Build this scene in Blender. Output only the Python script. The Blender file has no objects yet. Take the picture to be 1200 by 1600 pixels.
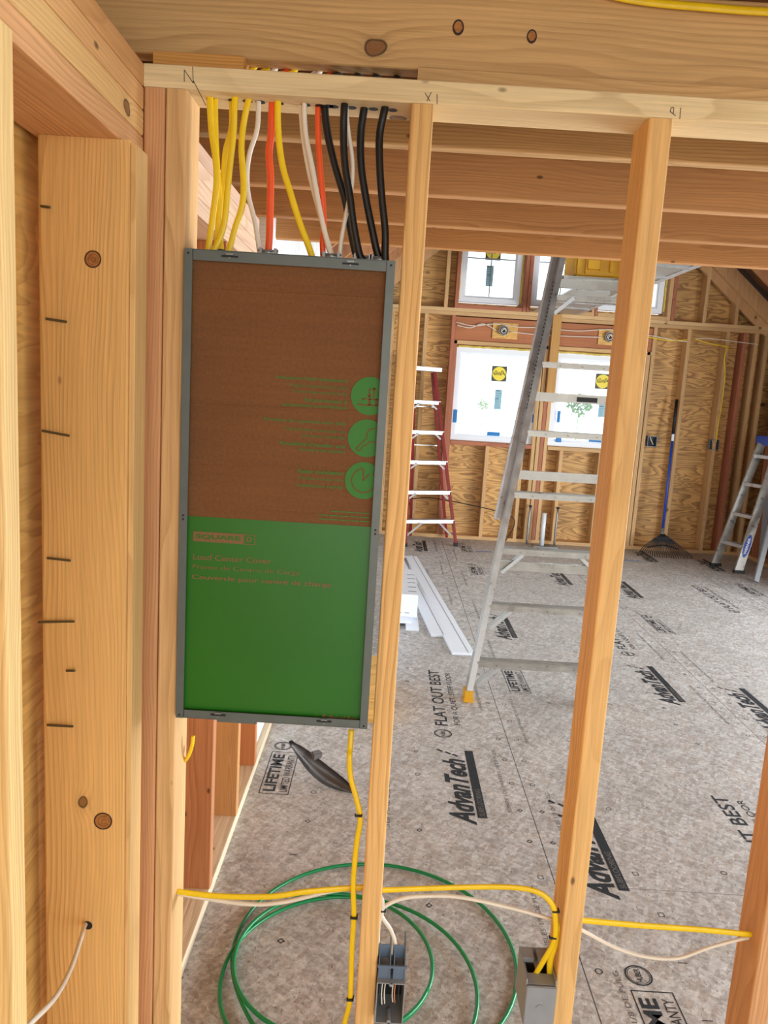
import bpy, bmesh, math, random
from mathutils import Vector, Matrix
from math import radians, sin, cos, pi, tan
random.seed(7)
S = bpy.context.scene
COL = S.collection

# ------------------------------------------------------------------ camera
PITCH, ROLL, EYE, F = radians(9.09), radians(3.5), 1.555, 1200.0
fw = Vector((0, cos(PITCH), -sin(PITCH)))
r0 = Vector((1, 0, 0)); u0 = r0.cross(fw)
CR = r0 * cos(ROLL) + u0 * sin(ROLL)
CU = -r0 * sin(ROLL) + u0 * cos(ROLL)
cam_d = bpy.data.cameras.new('camera'); cam = bpy.data.objects.new('camera', cam_d); COL.objects.link(cam)
cam_d.sensor_fit = 'VERTICAL'; cam_d.sensor_height = 36.0; cam_d.sensor_width = 27.0
cam_d.lens = F / 1600 * 36.0
cam_d.clip_start = 0.02; cam_d.clip_end = 200
m = Matrix((CR, CU, -fw)).transposed().to_4x4(); m.translation = (0, 0, EYE)
cam.matrix_world = m
S.camera = cam
CAM = Vector((0, 0, EYE))

# ------------------------------------------------------------------ light
w = bpy.data.worlds.new('sky'); S.world = w; w.use_nodes = True
bg = w.node_tree.nodes['Background']
bg.inputs[0].default_value = (0.84, 0.93, 1.0, 1); bg.inputs[1].default_value = 2.8
def area(name, loc, rot, sx, sy, power, col):
    l = bpy.data.lights.new(name, 'AREA'); l.shape = 'RECTANGLE'; l.size = sx; l.size_y = sy
    l.energy = power; l.color = col
    o = bpy.data.objects.new(name, l); COL.objects.link(o); o.location = loc; o.rotation_euler = rot
    return o
# daylight through the wide opening in the right-hand wall
area('daylight_side_opening', (5.2, 3.6, 1.25), (0, radians(90), 0), 2.3, 4.4, 230, (0.82, 0.91, 1.0))
area('upward_fill_lamp', (5.0, 3.4, 0.35), (0, radians(122), 0), 1.0, 4.6, 210, (0.92, 0.96, 1.0))  # added lamp tilted upward to brighten the joist undersides
area('rear_fill_lamp', (0.9, -2.9, 1.7), (radians(90), 0, 0), 3.4, 2.2, 52, (1.0, 0.91, 0.78))  # warm fill lamp added behind the photographer, stands in for an assumed opening
vs = S.view_settings
vs.view_transform = 'Standard'; vs.look = 'None'; vs.gamma = 1; vs.use_curve_mapping = False
vs.exposure = 0.12

# ------------------------------------------------------------------ helpers
def lin(c):
    def f(v):
        v /= 255.0
        return v / 12.92 if v <= 0.04045 else ((v + 0.055) / 1.055) ** 2.4
    return (f(c[0]), f(c[1]), f(c[2]), 1)
def ray(x, y): return CR * (x - 600) - CU * (y - 800) + fw * F
def atY(x, y, Y):
    d = ray(x, y); return CAM + d * (Y / d.y)
def atZ(x, y, Z=0.0):
    d = ray(x, y); return CAM + d * ((Z - EYE) / d.z)
def atX(x, y, X):
    d = ray(x, y); return CAM + d * (X / d.x)

class NT:
    def __init__(s, name):
        s.m = bpy.data.materials.new(name); s.m.use_nodes = True; s.t = s.m.node_tree
        s.b = s.t.nodes['Principled BSDF']
    def n(s, typ, **kw):
        nd = s.t.nodes.new(typ)
        for k, v in kw.items(): setattr(nd, k, v)
        return nd
    def l(s, a, b): s.t.links.new(a, b)
    def put(s, sock, v):
        if hasattr(v, 'is_linked') or hasattr(v, 'links'): s.l(v, sock)
        else: sock.default_value = v
    def math(s, op, a, b=0.0, c=None, clamp=False):
        nd = s.n('ShaderNodeMath', operation=op); nd.use_clamp = clamp
        s.put(nd.inputs[0], a); s.put(nd.inputs[1], b)
        if c is not None: s.put(nd.inputs[2], c)
        return nd.outputs[0]
    def vmul(s, v, k):
        nd = s.n('ShaderNodeVectorMath', operation='MULTIPLY'); s.l(v, nd.inputs[0]); s.put(nd.inputs[1], k); return nd.outputs[0]
    def vadd(s, v, k):
        nd = s.n('ShaderNodeVectorMath', operation='ADD'); s.l(v, nd.inputs[0]); s.put(nd.inputs[1], k); return nd.outputs[0]
    def noise(s, v, scale, detail=2, dist=0.0, out=0):
        nd = s.n('ShaderNodeTexNoise'); s.l(v, nd.inputs['Vector']); nd.inputs['Scale'].default_value = scale
        nd.inputs['Detail'].default_value = detail; nd.inputs['Distortion'].default_value = dist
        return nd.outputs[out]
    def ramp(s, v, a, b, c=0.0, d=1.0):
        nd = s.n('ShaderNodeMapRange'); nd.clamp = True; s.l(v, nd.inputs[0])
        for i, q in enumerate((a, b, c, d)): nd.inputs[i + 1].default_value = q
        return nd.outputs[0]
    def mix(s, f, a, b, mode='MIX'):
        nd = s.n('ShaderNodeMix', data_type='RGBA', blend_type=mode)
        s.put(nd.inputs[0], f); s.put(nd.inputs[6], a); s.put(nd.inputs[7], b); return nd.outputs[2]
    def scale(s, col, f):
        c = s.n('ShaderNodeCombineColor'); 
        for i in range(3): s.l(f, c.inputs[i])
        return s.mix(1.0, col, c.outputs[0], 'MULTIPLY')
    def bump(s, h, dist=0.001, strength=0.5):
        nd = s.n('ShaderNodeBump'); nd.inputs['Strength'].default_value = strength; nd.inputs['Distance'].default_value = dist
        s.l(h, nd.inputs['Height']); s.l(nd.outputs[0], s.b.inputs['Normal'])

def lumber():
    t = NT('sawn_fir_lumber')
    tc = t.n('ShaderNodeTexCoord'); oi = t.n('ShaderNodeObjectInfo'); P = tc.outputs['Object']
    R = oi.outputs['Random']
    off = t.n('ShaderNodeCombineXYZ')
    t.l(t.math('MULTIPLY', R, 37.0), off.inputs[0]); t.l(t.math('MULTIPLY', R, 91.0), off.inputs[1]); t.l(t.math('MULTIPLY', R, 53.0), off.inputs[2])
    Q = t.vadd(P, off.outputs[0])
    # knots
    vo = t.n('ShaderNodeTexVoronoi'); vo.inputs['Scale'].default_value = 1.0
    wob = t.n('ShaderNodeVectorMath', operation='ADD')
    t.l(t.vmul(Q, (6.5, 6.5, 4.6)), wob.inputs[0]); t.l(t.vmul(t.noise(Q, 30, 1, 0, 1), (0.06, 0.06, 0.06)), wob.inputs[1])
    t.l(wob.outputs[0], vo.inputs['Vector'])
    sep = t.n('ShaderNodeSeparateColor'); t.l(vo.outputs['Color'], sep.inputs[0])
    pick = t.ramp(sep.outputs[0], 0.66, 0.68)
    size = t.ramp(sep.outputs[1], 0.0, 1.0, 0.55, 1.15)
    kd = t.math('DIVIDE', vo.outputs['Distance'], t.math('MULTIPLY', size, 0.72))
    core = t.math('MULTIPLY', t.ramp(kd, 0.105, 0.088), pick)
    rim = t.math('MULTIPLY', t.math('MULTIPLY', t.ramp(kd, 0.085, 0.10), t.ramp(kd, 0.125, 0.108)), pick)
    halo = t.math('MULTIPLY', t.math('POWER', 2.718, t.math('MULTIPLY', kd, -9.0)), pick)
    # rings
    off2 = t.n('ShaderNodeCombineXYZ')
    t.l(t.ramp(t.math('FRACT', t.math('MULTIPLY', R, 7.31)), 0, 1, -0.09, 0.09), off2.inputs[0])
    t.l(t.ramp(t.math('FRACT', t.math('MULTIPLY', R, 13.7)), 0, 1, -0.09, 0.09), off2.inputs[1])
    pp = t.n('ShaderNodeSeparateXYZ'); t.l(t.vadd(P, off2.outputs[0]), pp.inputs[0])
    rr = t.math('SQRT', t.math('ADD', t.math('POWER', pp.outputs[0], 2.0), t.math('POWER', pp.outputs[1], 2.0)))
    wv = t.math('ADD', t.noise(t.vmul(Q, (5, 5, 1.1)), 1.0, 2), t.math('MULTIPLY', t.noise(t.vmul(Q, (11, 11, 2.6)), 1.0, 1), 0.5))
    rr = t.math('ADD', rr, t.math('MULTIPLY', wv, 0.06))
    rr = t.math('ADD', rr, t.math('MULTIPLY', halo, 0.03))
    rr = t.math('ADD', rr, t.math('MULTIPLY', t.noise(t.vmul(Q, (30, 30, 4)), 1.0, 2), 0.004))
    ring = t.math('FRACT', t.math('MULTIPLY', rr, t.ramp(R, 0, 1, 105.0, 185.0)))
    late = t.math('MULTIPLY', t.math('MULTIPLY', t.ramp(ring, 0.35, 0.92), t.ramp(ring, 1.0, 0.93)), t.ramp(t.noise(t.vmul(Q, (16, 16, 1.5)), 1.0, 1), 0.3, 0.7, 0.35, 1.25))
    fib = t.noise(t.vmul(Q, (420, 420, 9)), 1.0, 2)
    blot = t.noise(t.vmul(Q, (4, 4, 1.0)), 1.0, 2)
    val = t.math('ADD', t.math('MULTIPLY', late, -0.20), 1.05)
    val = t.math('MULTIPLY', val, t.math('MULTIPLY', t.ramp(fib, 0.3, 0.7, 0.91, 1.07), t.ramp(t.noise(t.vmul(Q, (110, 110, 2.5)), 1.0, 2), 0.3, 0.7, 0.93, 1.05)))
    val = t.math('MULTIPLY', val, t.ramp(blot, 0.3, 0.7, 0.88, 1.1))
    val = t.math('MULTIPLY', val, t.ramp(halo, 0.1, 0.6, 1.0, 0.78))
    base = t.scale(oi.outputs['Color'], val)
    base = t.mix(t.math('MULTIPLY', late, 0.30), base, t.mix(1.0, base, (1.0, 0.82, 0.62, 1), 'MULTIPLY'))
    base = t.mix(t.math('MULTIPLY', core, 0.75), base, lin((120, 70, 30)))
    base = t.mix(t.math('MULTIPLY', rim, 0.85), base, lin((48, 24, 12)))
    # small pin knots
    v2 = t.n('ShaderNodeTexVoronoi'); t.l(t.vmul(Q, (14, 14, 7)), v2.inputs['Vector']); v2.inputs['Scale'].default_value = 1
    s2 = t.n('ShaderNodeSeparateColor'); t.l(v2.outputs['Color'], s2.inputs[0])
    pin = t.math('MULTIPLY', t.ramp(v2.outputs['Distance'], 0.085, 0.04), t.ramp(s2.outputs[0], 0.7, 0.72))
    base = t.mix(t.math('MULTIPLY', pin, 0.8), base, lin((66, 34, 16)))
    t.l(base, t.b.inputs['Base Color']); t.b.inputs['Roughness'].default_value = 0.62
    t.b.inputs['Specular IOR Level'].default_value = 0.3
    t.bump(t.math('ADD', fib, t.math('MULTIPLY', late, -0.5)), 0.0006, 0.6)
    return t.m
def plywood(name, col, dark, sc=(0.9, 0.9, 5.0), k=14.0, knots=True, contrast=0.55):
    t = NT(name); tc = t.n('ShaderNodeTexCoord'); P = tc.outputs['Object']
    q = t.vmul(P, sc)
    h = t.noise(q, 1.3, 2.5, 0.6)
    h2 = t.noise(t.vmul(P, (5, 5, 40)), 1.0, 3)
    f = t.math('FRACT', t.math('ADD', t.math('MULTIPLY', h, k), t.math('MULTIPLY', h2, 0.7)))
    late = t.math('MULTIPLY', t.ramp(f, 0.3, 0.9), t.ramp(f, 1.0, 0.92))
    fine = t.noise(t.vmul(P, (8, 8, 160)), 1.0, 2)
    bl = t.noise(P, 2.2, 3)
    base = t.mix(t.math('MULTIPLY', late, contrast), lin(col), lin(dark))
    base = t.scale(base, t.math('MULTIPLY', t.ramp(fine, 0.3, 0.7, 0.9, 1.08), t.ramp(bl, 0.3, 0.7, 0.82, 1.12)))
    if knots:
        vo = t.n('ShaderNodeTexVoronoi'); t.l(t.vmul(P, (3.2, 3.2, 5.2)), vo.inputs['Vector']); vo.inputs['Scale'].default_value = 1
        s2 = t.n('ShaderNodeSeparateColor'); t.l(vo.outputs['Color'], s2.inputs[0])
        kn = t.math('MULTIPLY', t.ramp(vo.outputs['Distance'], 0.14, 0.07), t.ramp(s2.outputs[0], 0.6, 0.63))
        base = t.mix(t.math('MULTIPLY', kn, 0.8), base, lin((60, 30, 14)))
    t.l(base, t.b.inputs['Base Color']); t.b.inputs['Roughness'].default_value = 0.6
    t.bump(fine, 0.0008, 0.4)
    return t.m
def osb_floor():
    t = NT('subfloor_panels'); tc = t.n('ShaderNodeTexCoord'); P = tc.outputs['Object']
    def flakes(rot, scx, scy, seed):
        mp = t.n('ShaderNodeMapping'); t.l(P, mp.inputs['Vector']); mp.inputs['Rotation'].default_value = (0, 0, rot)
        mp.inputs['Location'].default_value = (seed, seed, 0)
        wob = t.vadd(mp.outputs[0], t.vmul(t.noise(P, 24, 2, 0, 1), (0.022, 0.022, 0)))
        vo = t.n('ShaderNodeTexVoronoi'); t.l(t.vmul(wob, (scx, scy, 0)), vo.inputs['Vector']); vo.inputs['Scale'].default_value = 1
        sp = t.n('ShaderNodeSeparateColor'); t.l(vo.outputs['Color'], sp.inputs[0]); return sp
    a = flakes(0.5, 80, 28, 0); b = flakes(-0.9, 74, 27, 3); c = flakes(1.6, 120, 50, 7)
    v = t.math('ADD', t.math('MULTIPLY', a.outputs[0], 0.4), t.math('ADD', t.math('MULTIPLY', b.outputs[1], 0.35), t.math('MULTIPLY', c.outputs[0], 0.25)))
    base = t.mix(t.ramp(v, 0.2, 0.8), lin((160, 152, 145)), lin((206, 203, 198)))
    base = t.mix(t.math('MULTIPLY', t.ramp(a.outputs[2], 0.7, 0.95), 0.4), base, lin((176, 156, 138)))
    fine = t.noise(t.vmul(P, (1, 1, 0)), 85, 4)
    mid = t.noise(P, 4, 3)
    base = t.scale(base, t.math('MULTIPLY', t.ramp(fine, 0.3, 0.7, 0.80, 1.12), t.ramp(mid, 0.3, 0.7, 0.9, 1.08)))
    spk = t.noise(t.vmul(P, (60, 25, 0)), 3.0, 3, 1.0)
    base = t.mix(t.ramp(spk, 0.63, 0.68, 0, 0.65), base, lin((72, 56, 44)))
    # panel joints
    s = t.n('ShaderNodeSeparateXYZ'); t.l(P, s.inputs[0])
    fx = t.math('DIVIDE', t.math('SUBTRACT', s.outputs[0], 0.63), 1.245)
    col = t.math('FLOOR', fx)
    fr = t.math('ABSOLUTE', t.math('SUBTRACT', t.math('FRACT', t.math('ADD', fx, 0.5)), 0.5))
    jx = t.ramp(fr, 0.0016, 0.0012)
    oy = t.math('MULTIPLY', t.math('FRACT', t.math('ADD', t.math('MULTIPLY', col, 0.43), 0.53)), 2.44)
    fy = t.math('DIVIDE', t.math('SUBTRACT', s.outputs[1], t.math('ADD', oy, 0.99)), 2.44)
    fry = t.math('ABSOLUTE', t.math('SUBTRACT', t.math('FRACT', t.math('ADD', fy, 0.5)), 0.5))
    jy = t.math('MULTIPLY', t.ramp(fry, 0.0008, 0.0005), 0.6)
    j = t.math('MAXIMUM', jx, jy)
    base = t.mix(t.math('MULTIPLY', j, 0.9), base, lin((40, 32, 28)))
    t.l(base, t.b.inputs['Base Color'])
    t.b.inputs['Roughness'].default_value = 0.5; t.b.inputs['Specular IOR Level'].default_value = 0.45
    t.bump(t.math('SUBTRACT', fine, t.math('MULTIPLY', j, 3)), 0.001, 0.35)
    return t.m
def plain(name, col, rough=0.5, metal=0.0, bump=0, var=0.0, spec=0.5, scale=40):
    t = NT(name); P = t.n('ShaderNodeTexCoord').outputs['Object']
    nz = t.noise(P, scale, 3)
    base = t.scale_col = None
    c = t.n('ShaderNodeRGB'); c.outputs[0].default_value = lin(col)
    t.l(t.scale2(c.outputs[0], nz, var) if False else t.scale_(c.outputs[0], t.ramp(nz, 0.3, 0.7, 1 - var, 1 + var)), t.b.inputs['Base Color']) if var else t.l(c.outputs[0], t.b.inputs['Base Color'])
    t.b.inputs['Roughness'].default_value = rough; t.b.inputs['Metallic'].default_value = metal
    t.b.inputs['Specular IOR Level'].default_value = spec
    if bump: t.bump(nz, bump, 0.5)
    return t.m
NT.scale_ = lambda s, col, f: NT.scale(s, col, f)
def tinted(name, rough=0.5):
    t = NT(name); oi = t.n('ShaderNodeObjectInfo')
    P = t.n('ShaderNodeTexCoord').outputs['Object']
    t.l(t.scale(oi.outputs['Color'], t.ramp(t.noise(P, 60, 2), 0.3, 0.7, 0.93, 1.05)), t.b.inputs['Base Color'])
    t.b.inputs['Roughness'].default_value = rough
    return t.m
def alum(name, col, rough, ax=2):
    t = NT(name); P = t.n('ShaderNodeTexCoord').outputs['Object']
    nz = t.noise(P, 14, 4); fine = t.noise(P, 160, 2)
    c = t.n('ShaderNodeRGB'); c.outputs[0].default_value = lin(col)
    t.l(t.scale(c.outputs[0], t.math('MULTIPLY', t.ramp(nz, 0.3, 0.75, 0.78, 1.1), t.ramp(fine, 0.3, 0.7, 0.95, 1.04))), t.b.inputs['Base Color'])
    t.b.inputs['Metallic'].default_value = 0.6; t.l(t.ramp(nz, 0.3, 0.7, rough - 0.08, rough + 0.12), t.b.inputs['Roughness'])
    return t.m
def cardboard():
    t = NT('corrugated_cardboard'); P = t.n('ShaderNodeTexCoord').outputs['Object']
    nz = t.noise(P, 180, 3); bl = t.noise(P, 4, 3); st = t.noise(t.vmul(P, (4, 4, 130)), 1.0, 2)
    c = t.n('ShaderNodeRGB'); c.outputs[0].default_value = lin((114, 70, 28))
    v = t.math('MULTIPLY', t.ramp(nz, 0.3, 0.7, 0.86, 1.12), t.ramp(bl, 0.3, 0.7, 0.9, 1.1))
    v = t.math('MULTIPLY', v, t.ramp(st, 0.3, 0.7, 0.94, 1.06))
    t.l(t.scale(c.outputs[0], v), t.b.inputs['Base Color']); t.b.inputs['Roughness'].default_value = 0.75
    cr = t.noise(t.vmul(P, (0.25, 1, 15)), 1.0, 1)
    t.bump(t.math('ADD', st, t.math('MULTIPLY', t.ramp(t.math('ABSOLUTE', t.math('SUBTRACT', cr, 0.5)), 0.012, 0.0), 1.2)), 0.0009, 0.5)
    return t.m
def glass():
    t = NT('window_glass'); nt = t.t
    tr = t.n('ShaderNodeBsdfTransparent'); gl = t.n('ShaderNodeBsdfGlossy'); gl.inputs['Roughness'].default_value = 0.02
    mx = t.n('ShaderNodeMixShader'); mx.inputs[0].default_value = 0.06
    tr.inputs[0].default_value = (0.97, 1, 0.99, 1)
    t.l(tr.outputs[0], mx.inputs[1]); t.l(gl.outputs[0], mx.inputs[2])
    t.l(mx.outputs[0], nt.nodes['Material Output'].inputs[0]); return t.m

M = dict(
    wood=lumber(),
    ply_far=plywood('plywood_sheathing', (216, 168, 100), (130, 84, 40), (0.8, 0.8, 4.2), 15.0, True, 0.75),
    ply_near=plywood('plywood_sheathing_warm', (230, 180, 98), (182, 124, 48), (1.6, 1.6, 7.0), 10.0, True, 0.5),
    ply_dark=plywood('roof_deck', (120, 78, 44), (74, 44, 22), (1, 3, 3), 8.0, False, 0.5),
    osb=osb_floor(),
    frame=plain('grey_painted_steel', (92, 100, 97), 0.42, 0.15, 0, 0.05),
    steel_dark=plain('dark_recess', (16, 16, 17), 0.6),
    card=cardboard(),
    green=plain('green_ink_on_card', (34, 104, 20), 0.34, 0, 0.0004, 0.06, 0.4, 6),
    tan=plain('card_coloured_print', (122, 88, 48), 0.6),
    gprint=plain('green_print', (44, 118, 30), 0.6),
    ink=plain('black_floor_ink', (38, 42, 46), 0.6, 0, 0, 0.25, 0.3, 90),
    ink_soft=plain('faded_floor_ink', (104, 100, 97), 0.6, 0, 0, 0.25, 0.3, 90),
    pencil=plain('pencil_mark', (70, 62, 56), 0.6),
    yellow=plain('yellow_cable_jacket', (240, 202, 22), 0.38, 0, 0, 0.05),
    white=plain('white_cable_jacket', (226, 214, 196), 0.4, 0, 0, 0.04),
    orange=plain('orange_cable_jacket', (236, 86, 28), 0.4, 0, 0, 0.05),
    black=plain('black_cable_jacket', (20, 20, 22), 0.35),
    greenw=plain('green_wire', (10, 128, 70), 0.28, 0, 0, 0.04),
    alu=alum('mill_aluminum', (172, 168, 160), 0.32),
    alu_dark=alum('worn_aluminum', (168, 166, 162), 0.35),
    alu_bright=alum('bright_aluminum', (196, 198, 200), 0.34),
    zinc=alum('galvanized_steel', (142, 144, 144), 0.36),
    red=plain('red_fiberglass', (132, 26, 28), 0.4, 0, 0, 0.12),
    vinyl=plain('white_vinyl', (236, 240, 244), 0.4),
    foamboard=plain('white_primed_board', (228, 232, 238), 0.35, 0, 0, 0.02),
    tape=plain('blue_tape', (28, 122, 190), 0.5),
    foam=plain('yellow_spray_foam', (216, 190, 96), 0.8, 0, 0.004, 0.2, 0.3, 60),
    glass=glass(),
    stick_y=plain('yellow_sticker', (244, 222, 70), 0.5),
    stick_d=plain('dark_sticker', (70, 74, 60), 0.5),
    stick_w=plain('pale_sticker', (150, 196, 208), 0.5),
    boxgrey=plain('grey_plastic', (142, 144, 146), 0.45, 0, 0, 0.04),
    boxblue=plain('blue_grey_plastic', (96, 112, 130), 0.4),
    blue=plain('blue_handle', (30, 74, 170), 0.35),
    rubber=plain('black_rubber', (22, 22, 24), 0.55),
    case=plain('yellow_plastic', (236, 180, 14), 0.4, 0, 0, 0.04),
    concrete=plain('gravel_ground', (176, 170, 160), 0.9, 0, 0, 0.15),
    leaf=plain('leaves', (92, 130, 62), 0.7, 0, 0, 0.3),
    pvc=plain('white_pipe', (222, 224, 226), 0.35),
    whitewall=plywood('white_sheathing', (238, 238, 236), (206, 202, 196), (0.8, 3.0, 0.8), 9.0, False, 0.6),
    copper=plain('bare_copper', (196, 128, 84), 0.35, 0.8),
    capyel=plain('yellow_ladder_foot', (214, 160, 24), 0.5),
)
C_FIR = lin((218, 174, 118)); C_PALE = lin((228, 204, 158)); C_RED = lin((208, 154, 106)); C_BEAM = lin((206, 166, 112))
C_PINK = lin((226, 180, 148)); C_JOIST = lin((196, 142, 92)); C_DIM = lin((200, 152, 100)); C_STUD = lin((222, 176, 112))
C_WALLST = lin((196, 158, 112))

def finish(name, bm, mat, parent=None, color=None, smooth=False, M4=None):
    me = bpy.data.meshes.new(name)
    bmesh.ops.recalc_face_normals(bm, faces=bm.faces)
    bm.to_mesh(me); bm.free()
    if smooth:
        for p in me.polygons: p.use_smooth = True
    if mat: me.materials.append(M[mat] if isinstance(mat, str) else mat)
    o = bpy.data.objects.new(name, me); COL.objects.link(o)
    if M4 is not None: o.matrix_world = M4
    if parent:
        o.parent = parent
        o.matrix_parent_inverse = Matrix.Identity(4)
        base = WM[parent.name].inverted()
        o.matrix_basis = base @ (M4 if M4 is not None else Matrix.Identity(4))
    WM[o.name] = M4.copy() if M4 is not None else Matrix.Identity(4)
    if color: o.color = color
    return o
WM = {}
def tag(o, label=None, cat=None, group=None, kind=None):
    if label: o['label'] = label
    if cat: o['category'] = cat
    if group: o['group'] = group
    if kind: o['kind'] = kind
    return o
def empty(name, loc, label=None, cat=None, group=None, kind=None):
    o = bpy.data.objects.new(name, None); COL.objects.link(o); o.location = loc
    o.empty_display_size = 0.1
    WM[o.name] = Matrix.Translation(loc)
    return tag(o, label, cat, group, kind)
def bm_box(bm, c, s, M3=None):
    r = bmesh.ops.create_cube(bm, size=1.0)
    for v in r['verts']:
        q = Vector((v.co.x * s[0], v.co.y * s[1], v.co.z * s[2]))
        if M3 is not None: q = M3 @ q
        v.co = q + Vector(c)
    return r['verts']
def rng(bm, x0, x1, y0, y1, z0, z1):
    return bm_box(bm, ((x0 + x1) / 2, (y0 + y1) / 2, (z0 + z1) / 2), (x1 - x0, y1 - y0, z1 - z0))
ROT = {'z': Matrix.Identity(3), 'x': Matrix(((0, 0, 1), (0, 1, 0), (-1, 0, 0))), 'y': Matrix(((1, 0, 0), (0, 0, 1), (0, -1, 0)))}
def board(name, x0, x1, y0, y1, z0, z1, axis='z', mat='wood', color=C_FIR, parent=None, bev=0.003):
    """a length of lumber, its own long axis along local z"""
    R = ROT[axis]; d = Vector((x1 - x0, y1 - y0, z1 - z0)); c = Vector(((x0 + x1) / 2, (y0 + y1) / 2, (z0 + z1) / 2))
    ld = R.transposed() @ d; ld = Vector((abs(ld.x), abs(ld.y), abs(ld.z)))
    bm = bmesh.new(); bm_box(bm, (0, 0, 0), ld)
    if bev:
        ed = [e for e in bm.edges if abs((e.verts[0].co - e.verts[1].co).z) > ld.z * 0.9]
        bmesh.ops.bevel(bm, geom=ed, offset=bev, segments=3, affect='EDGES', profile=0.5)
    return finish(name, bm, mat, parent, color, M4=Matrix.Translation(c) @ R.to_4x4())
def bar(name, a, b, w_, t_, mat='wood', color=None, parent=None, up=(0, 1, 0), bev=0.002):
    """a straight member from a to b; w_ across, t_ along 'up'"""
    a = Vector(a); b = Vector(b); z = (b - a).normalized(); x = Vector(up).cross(z).normalized(); y = z.cross(x)
    R = Matrix((x, y, z)).transposed()
    bm = bmesh.new(); bm_box(bm, (0, 0, 0), (w_, t_, (b - a).length))
    if bev:
        L = (b - a).length
        ed = [e for e in bm.edges if abs((e.verts[0].co - e.verts[1].co).z) > L * 0.9]
        bmesh.ops.bevel(bm, geom=ed, offset=bev, segments=2, affect='EDGES')
    return finish(name, bm, mat, parent, color, M4=Matrix.Translation((a + b) / 2) @ R.to_4x4())
def bm_bar(bm, a, b, w_, t_, up=(0, 1, 0)):
    a = Vector(a); b = Vector(b); z = (b - a).normalized(); x = Vector(up).cross(z).normalized(); y = z.cross(x)
    bm_box(bm, (a + b) / 2, (w_, t_, (b - a).length), Matrix((x, y, z)).transposed())
def catmull(P, n=8):
    P = [Vector(p) for p in P]; Q = [2 * P[0] - P[1]] + P + [2 * P[-1] - P[-2]]; out = []
    for i in range(1, len(Q) - 2):
        p0, p1, p2, p3 = Q[i - 1:i + 3]
        for k in range(n):
            t = k / n
            out.append(0.5 * ((2 * p1) + (p2 - p0) * t + (2 * p0 - 5 * p1 + 4 * p2 - p3) * t * t + (3 * p1 - p0 - 3 * p2 + p3) * t ** 3))
    out.append(P[-1]); return out
def bm_tube(bm, pts, r, r2=None, seg=10, ref=(0, 1, 0), smooth_n=8, cap=True):
    """round or flat cable; r is the half width across, r2 the half thickness along ref"""
    C = catmull(pts, smooth_n) if smooth_n else [Vector(p) for p in pts]
    r2 = r2 or r; rings = []; ref = Vector(ref)
    for i, p in enumerate(C):
        t = (C[min(i + 1, len(C) - 1)] - C[max(i - 1, 0)]).normalized()
        x = ref.cross(t)
        if x.length < 1e-3: x = Vector((1, 0, 0)).cross(t)
        x.normalize(); y = t.cross(x)
        rings.append([bm.verts.new(p + x * (r * cos(2 * pi * k / seg)) + y * (r2 * sin(2 * pi * k / seg))) for k in range(seg)])
    for a, b in zip(rings, rings[1:]):
        for k in range(seg): bm.faces.new((a[k], a[(k + 1) % seg], b[(k + 1) % seg], b[k]))
    if cap: bm.faces.new(rings[0][::-1]); bm.faces.new(rings[-1])
def tube(name, pts, r, mat, r2=None, parent=None, ref=(0, 1, 0), seg=10, n=8):
    bm = bmesh.new(); bm_tube(bm, pts, r, r2, seg, ref, n); return finish(name, bm, mat, parent, smooth=True)
def bm_cyl(bm, a, b, r, r2=None, seg=16):
    bm_tube(bm, [a, b], r, None, seg, (0.3, 0.9, 0.2), 0)
def prism(name, poly, ax, t0, t1, mat, parent=None, color=None):
    """poly of 2-D points extruded along axis ax ('y': points are (x,z); 'z': (x,y); 'x': (y,z))"""
    bm = bmesh.new()
    def P3(p, t): return {'y': (p[0], t, p[1]), 'z': (p[0], p[1], t), 'x': (t, p[0], p[1])}[ax]
    A = [bm.verts.new(P3(p, t0)) for p in poly]; B = [bm.verts.new(P3(p, t1)) for p in poly]
    bm.faces.new(A); bm.faces.new(B[::-1])
    for i in range(len(A)):
        j = (i + 1) % len(A); bm.faces.new((A[i], B[i], B[j], A[j]))
    return finish(name, bm, mat, parent, color)
# lettering -----------------------------------------------------------
_tc = {}
def glyphs(s, bold=0.0, shear=0.0, spacing=1.0):
    key = (s, bold, shear, spacing)
    if key in _tc: return _tc[key]
    cu = bpy.data.curves.new('lettering', 'FONT'); cu.body = s; cu.offset = bold; cu.shear = shear; cu.space_character = spacing
    cu.resolution_u = 4
    o = bpy.data.objects.new('lettering', cu); COL.objects.link(o)
    bpy.context.view_layer.update()
    me = o.evaluated_get(bpy.context.evaluated_depsgraph_get()).to_mesh()
    vs_ = [v.co.copy() for v in me.vertices]; fs = [tuple(p.vertices) for p in me.polygons]
    o.to_mesh_clear(); bpy.data.objects.remove(o); bpy.data.curves.remove(cu)
    x0 = min(v.x for v in vs_); x1 = max(v.x for v in vs_); y0 = min(v.y for v in vs_); y1 = max(v.y for v in vs_)
    _tc[key] = (vs_, fs, x0, x1, y0, y1); return _tc[key]
def bm_text(bm, s, o, u, v, width, height=None, bold=0.0, shear=0.0, spacing=1.0):
    """write s from point o along u, letters upright along v, fitted to width (and height)"""
    V, Fc, x0, x1, y0, y1 = glyphs(s, bold, shear, spacing)
    o = Vector(o); u = Vector(u).normalized(); v = Vector(v).normalized()
    kx = width / (x1 - x0); ky = kx if height is None else height / (y1 - y0)
    vs2 = [bm.verts.new(o + u * ((p.x - x0) * kx) + v * ((p.y - y0) * ky)) for p in V]
    for f in Fc:
        try: bm.faces.new([vs2[i] for i in f])
        except ValueError: pass
def bm_quad(bm, o, u, v, w_, h_):
    o = Vector(o); u = Vector(u).normalized() * w_; v = Vector(v).normalized() * h_
    bm.faces.new([bm.verts.new(q) for q in (o, o + u, o + u + v, o + v)])
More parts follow.
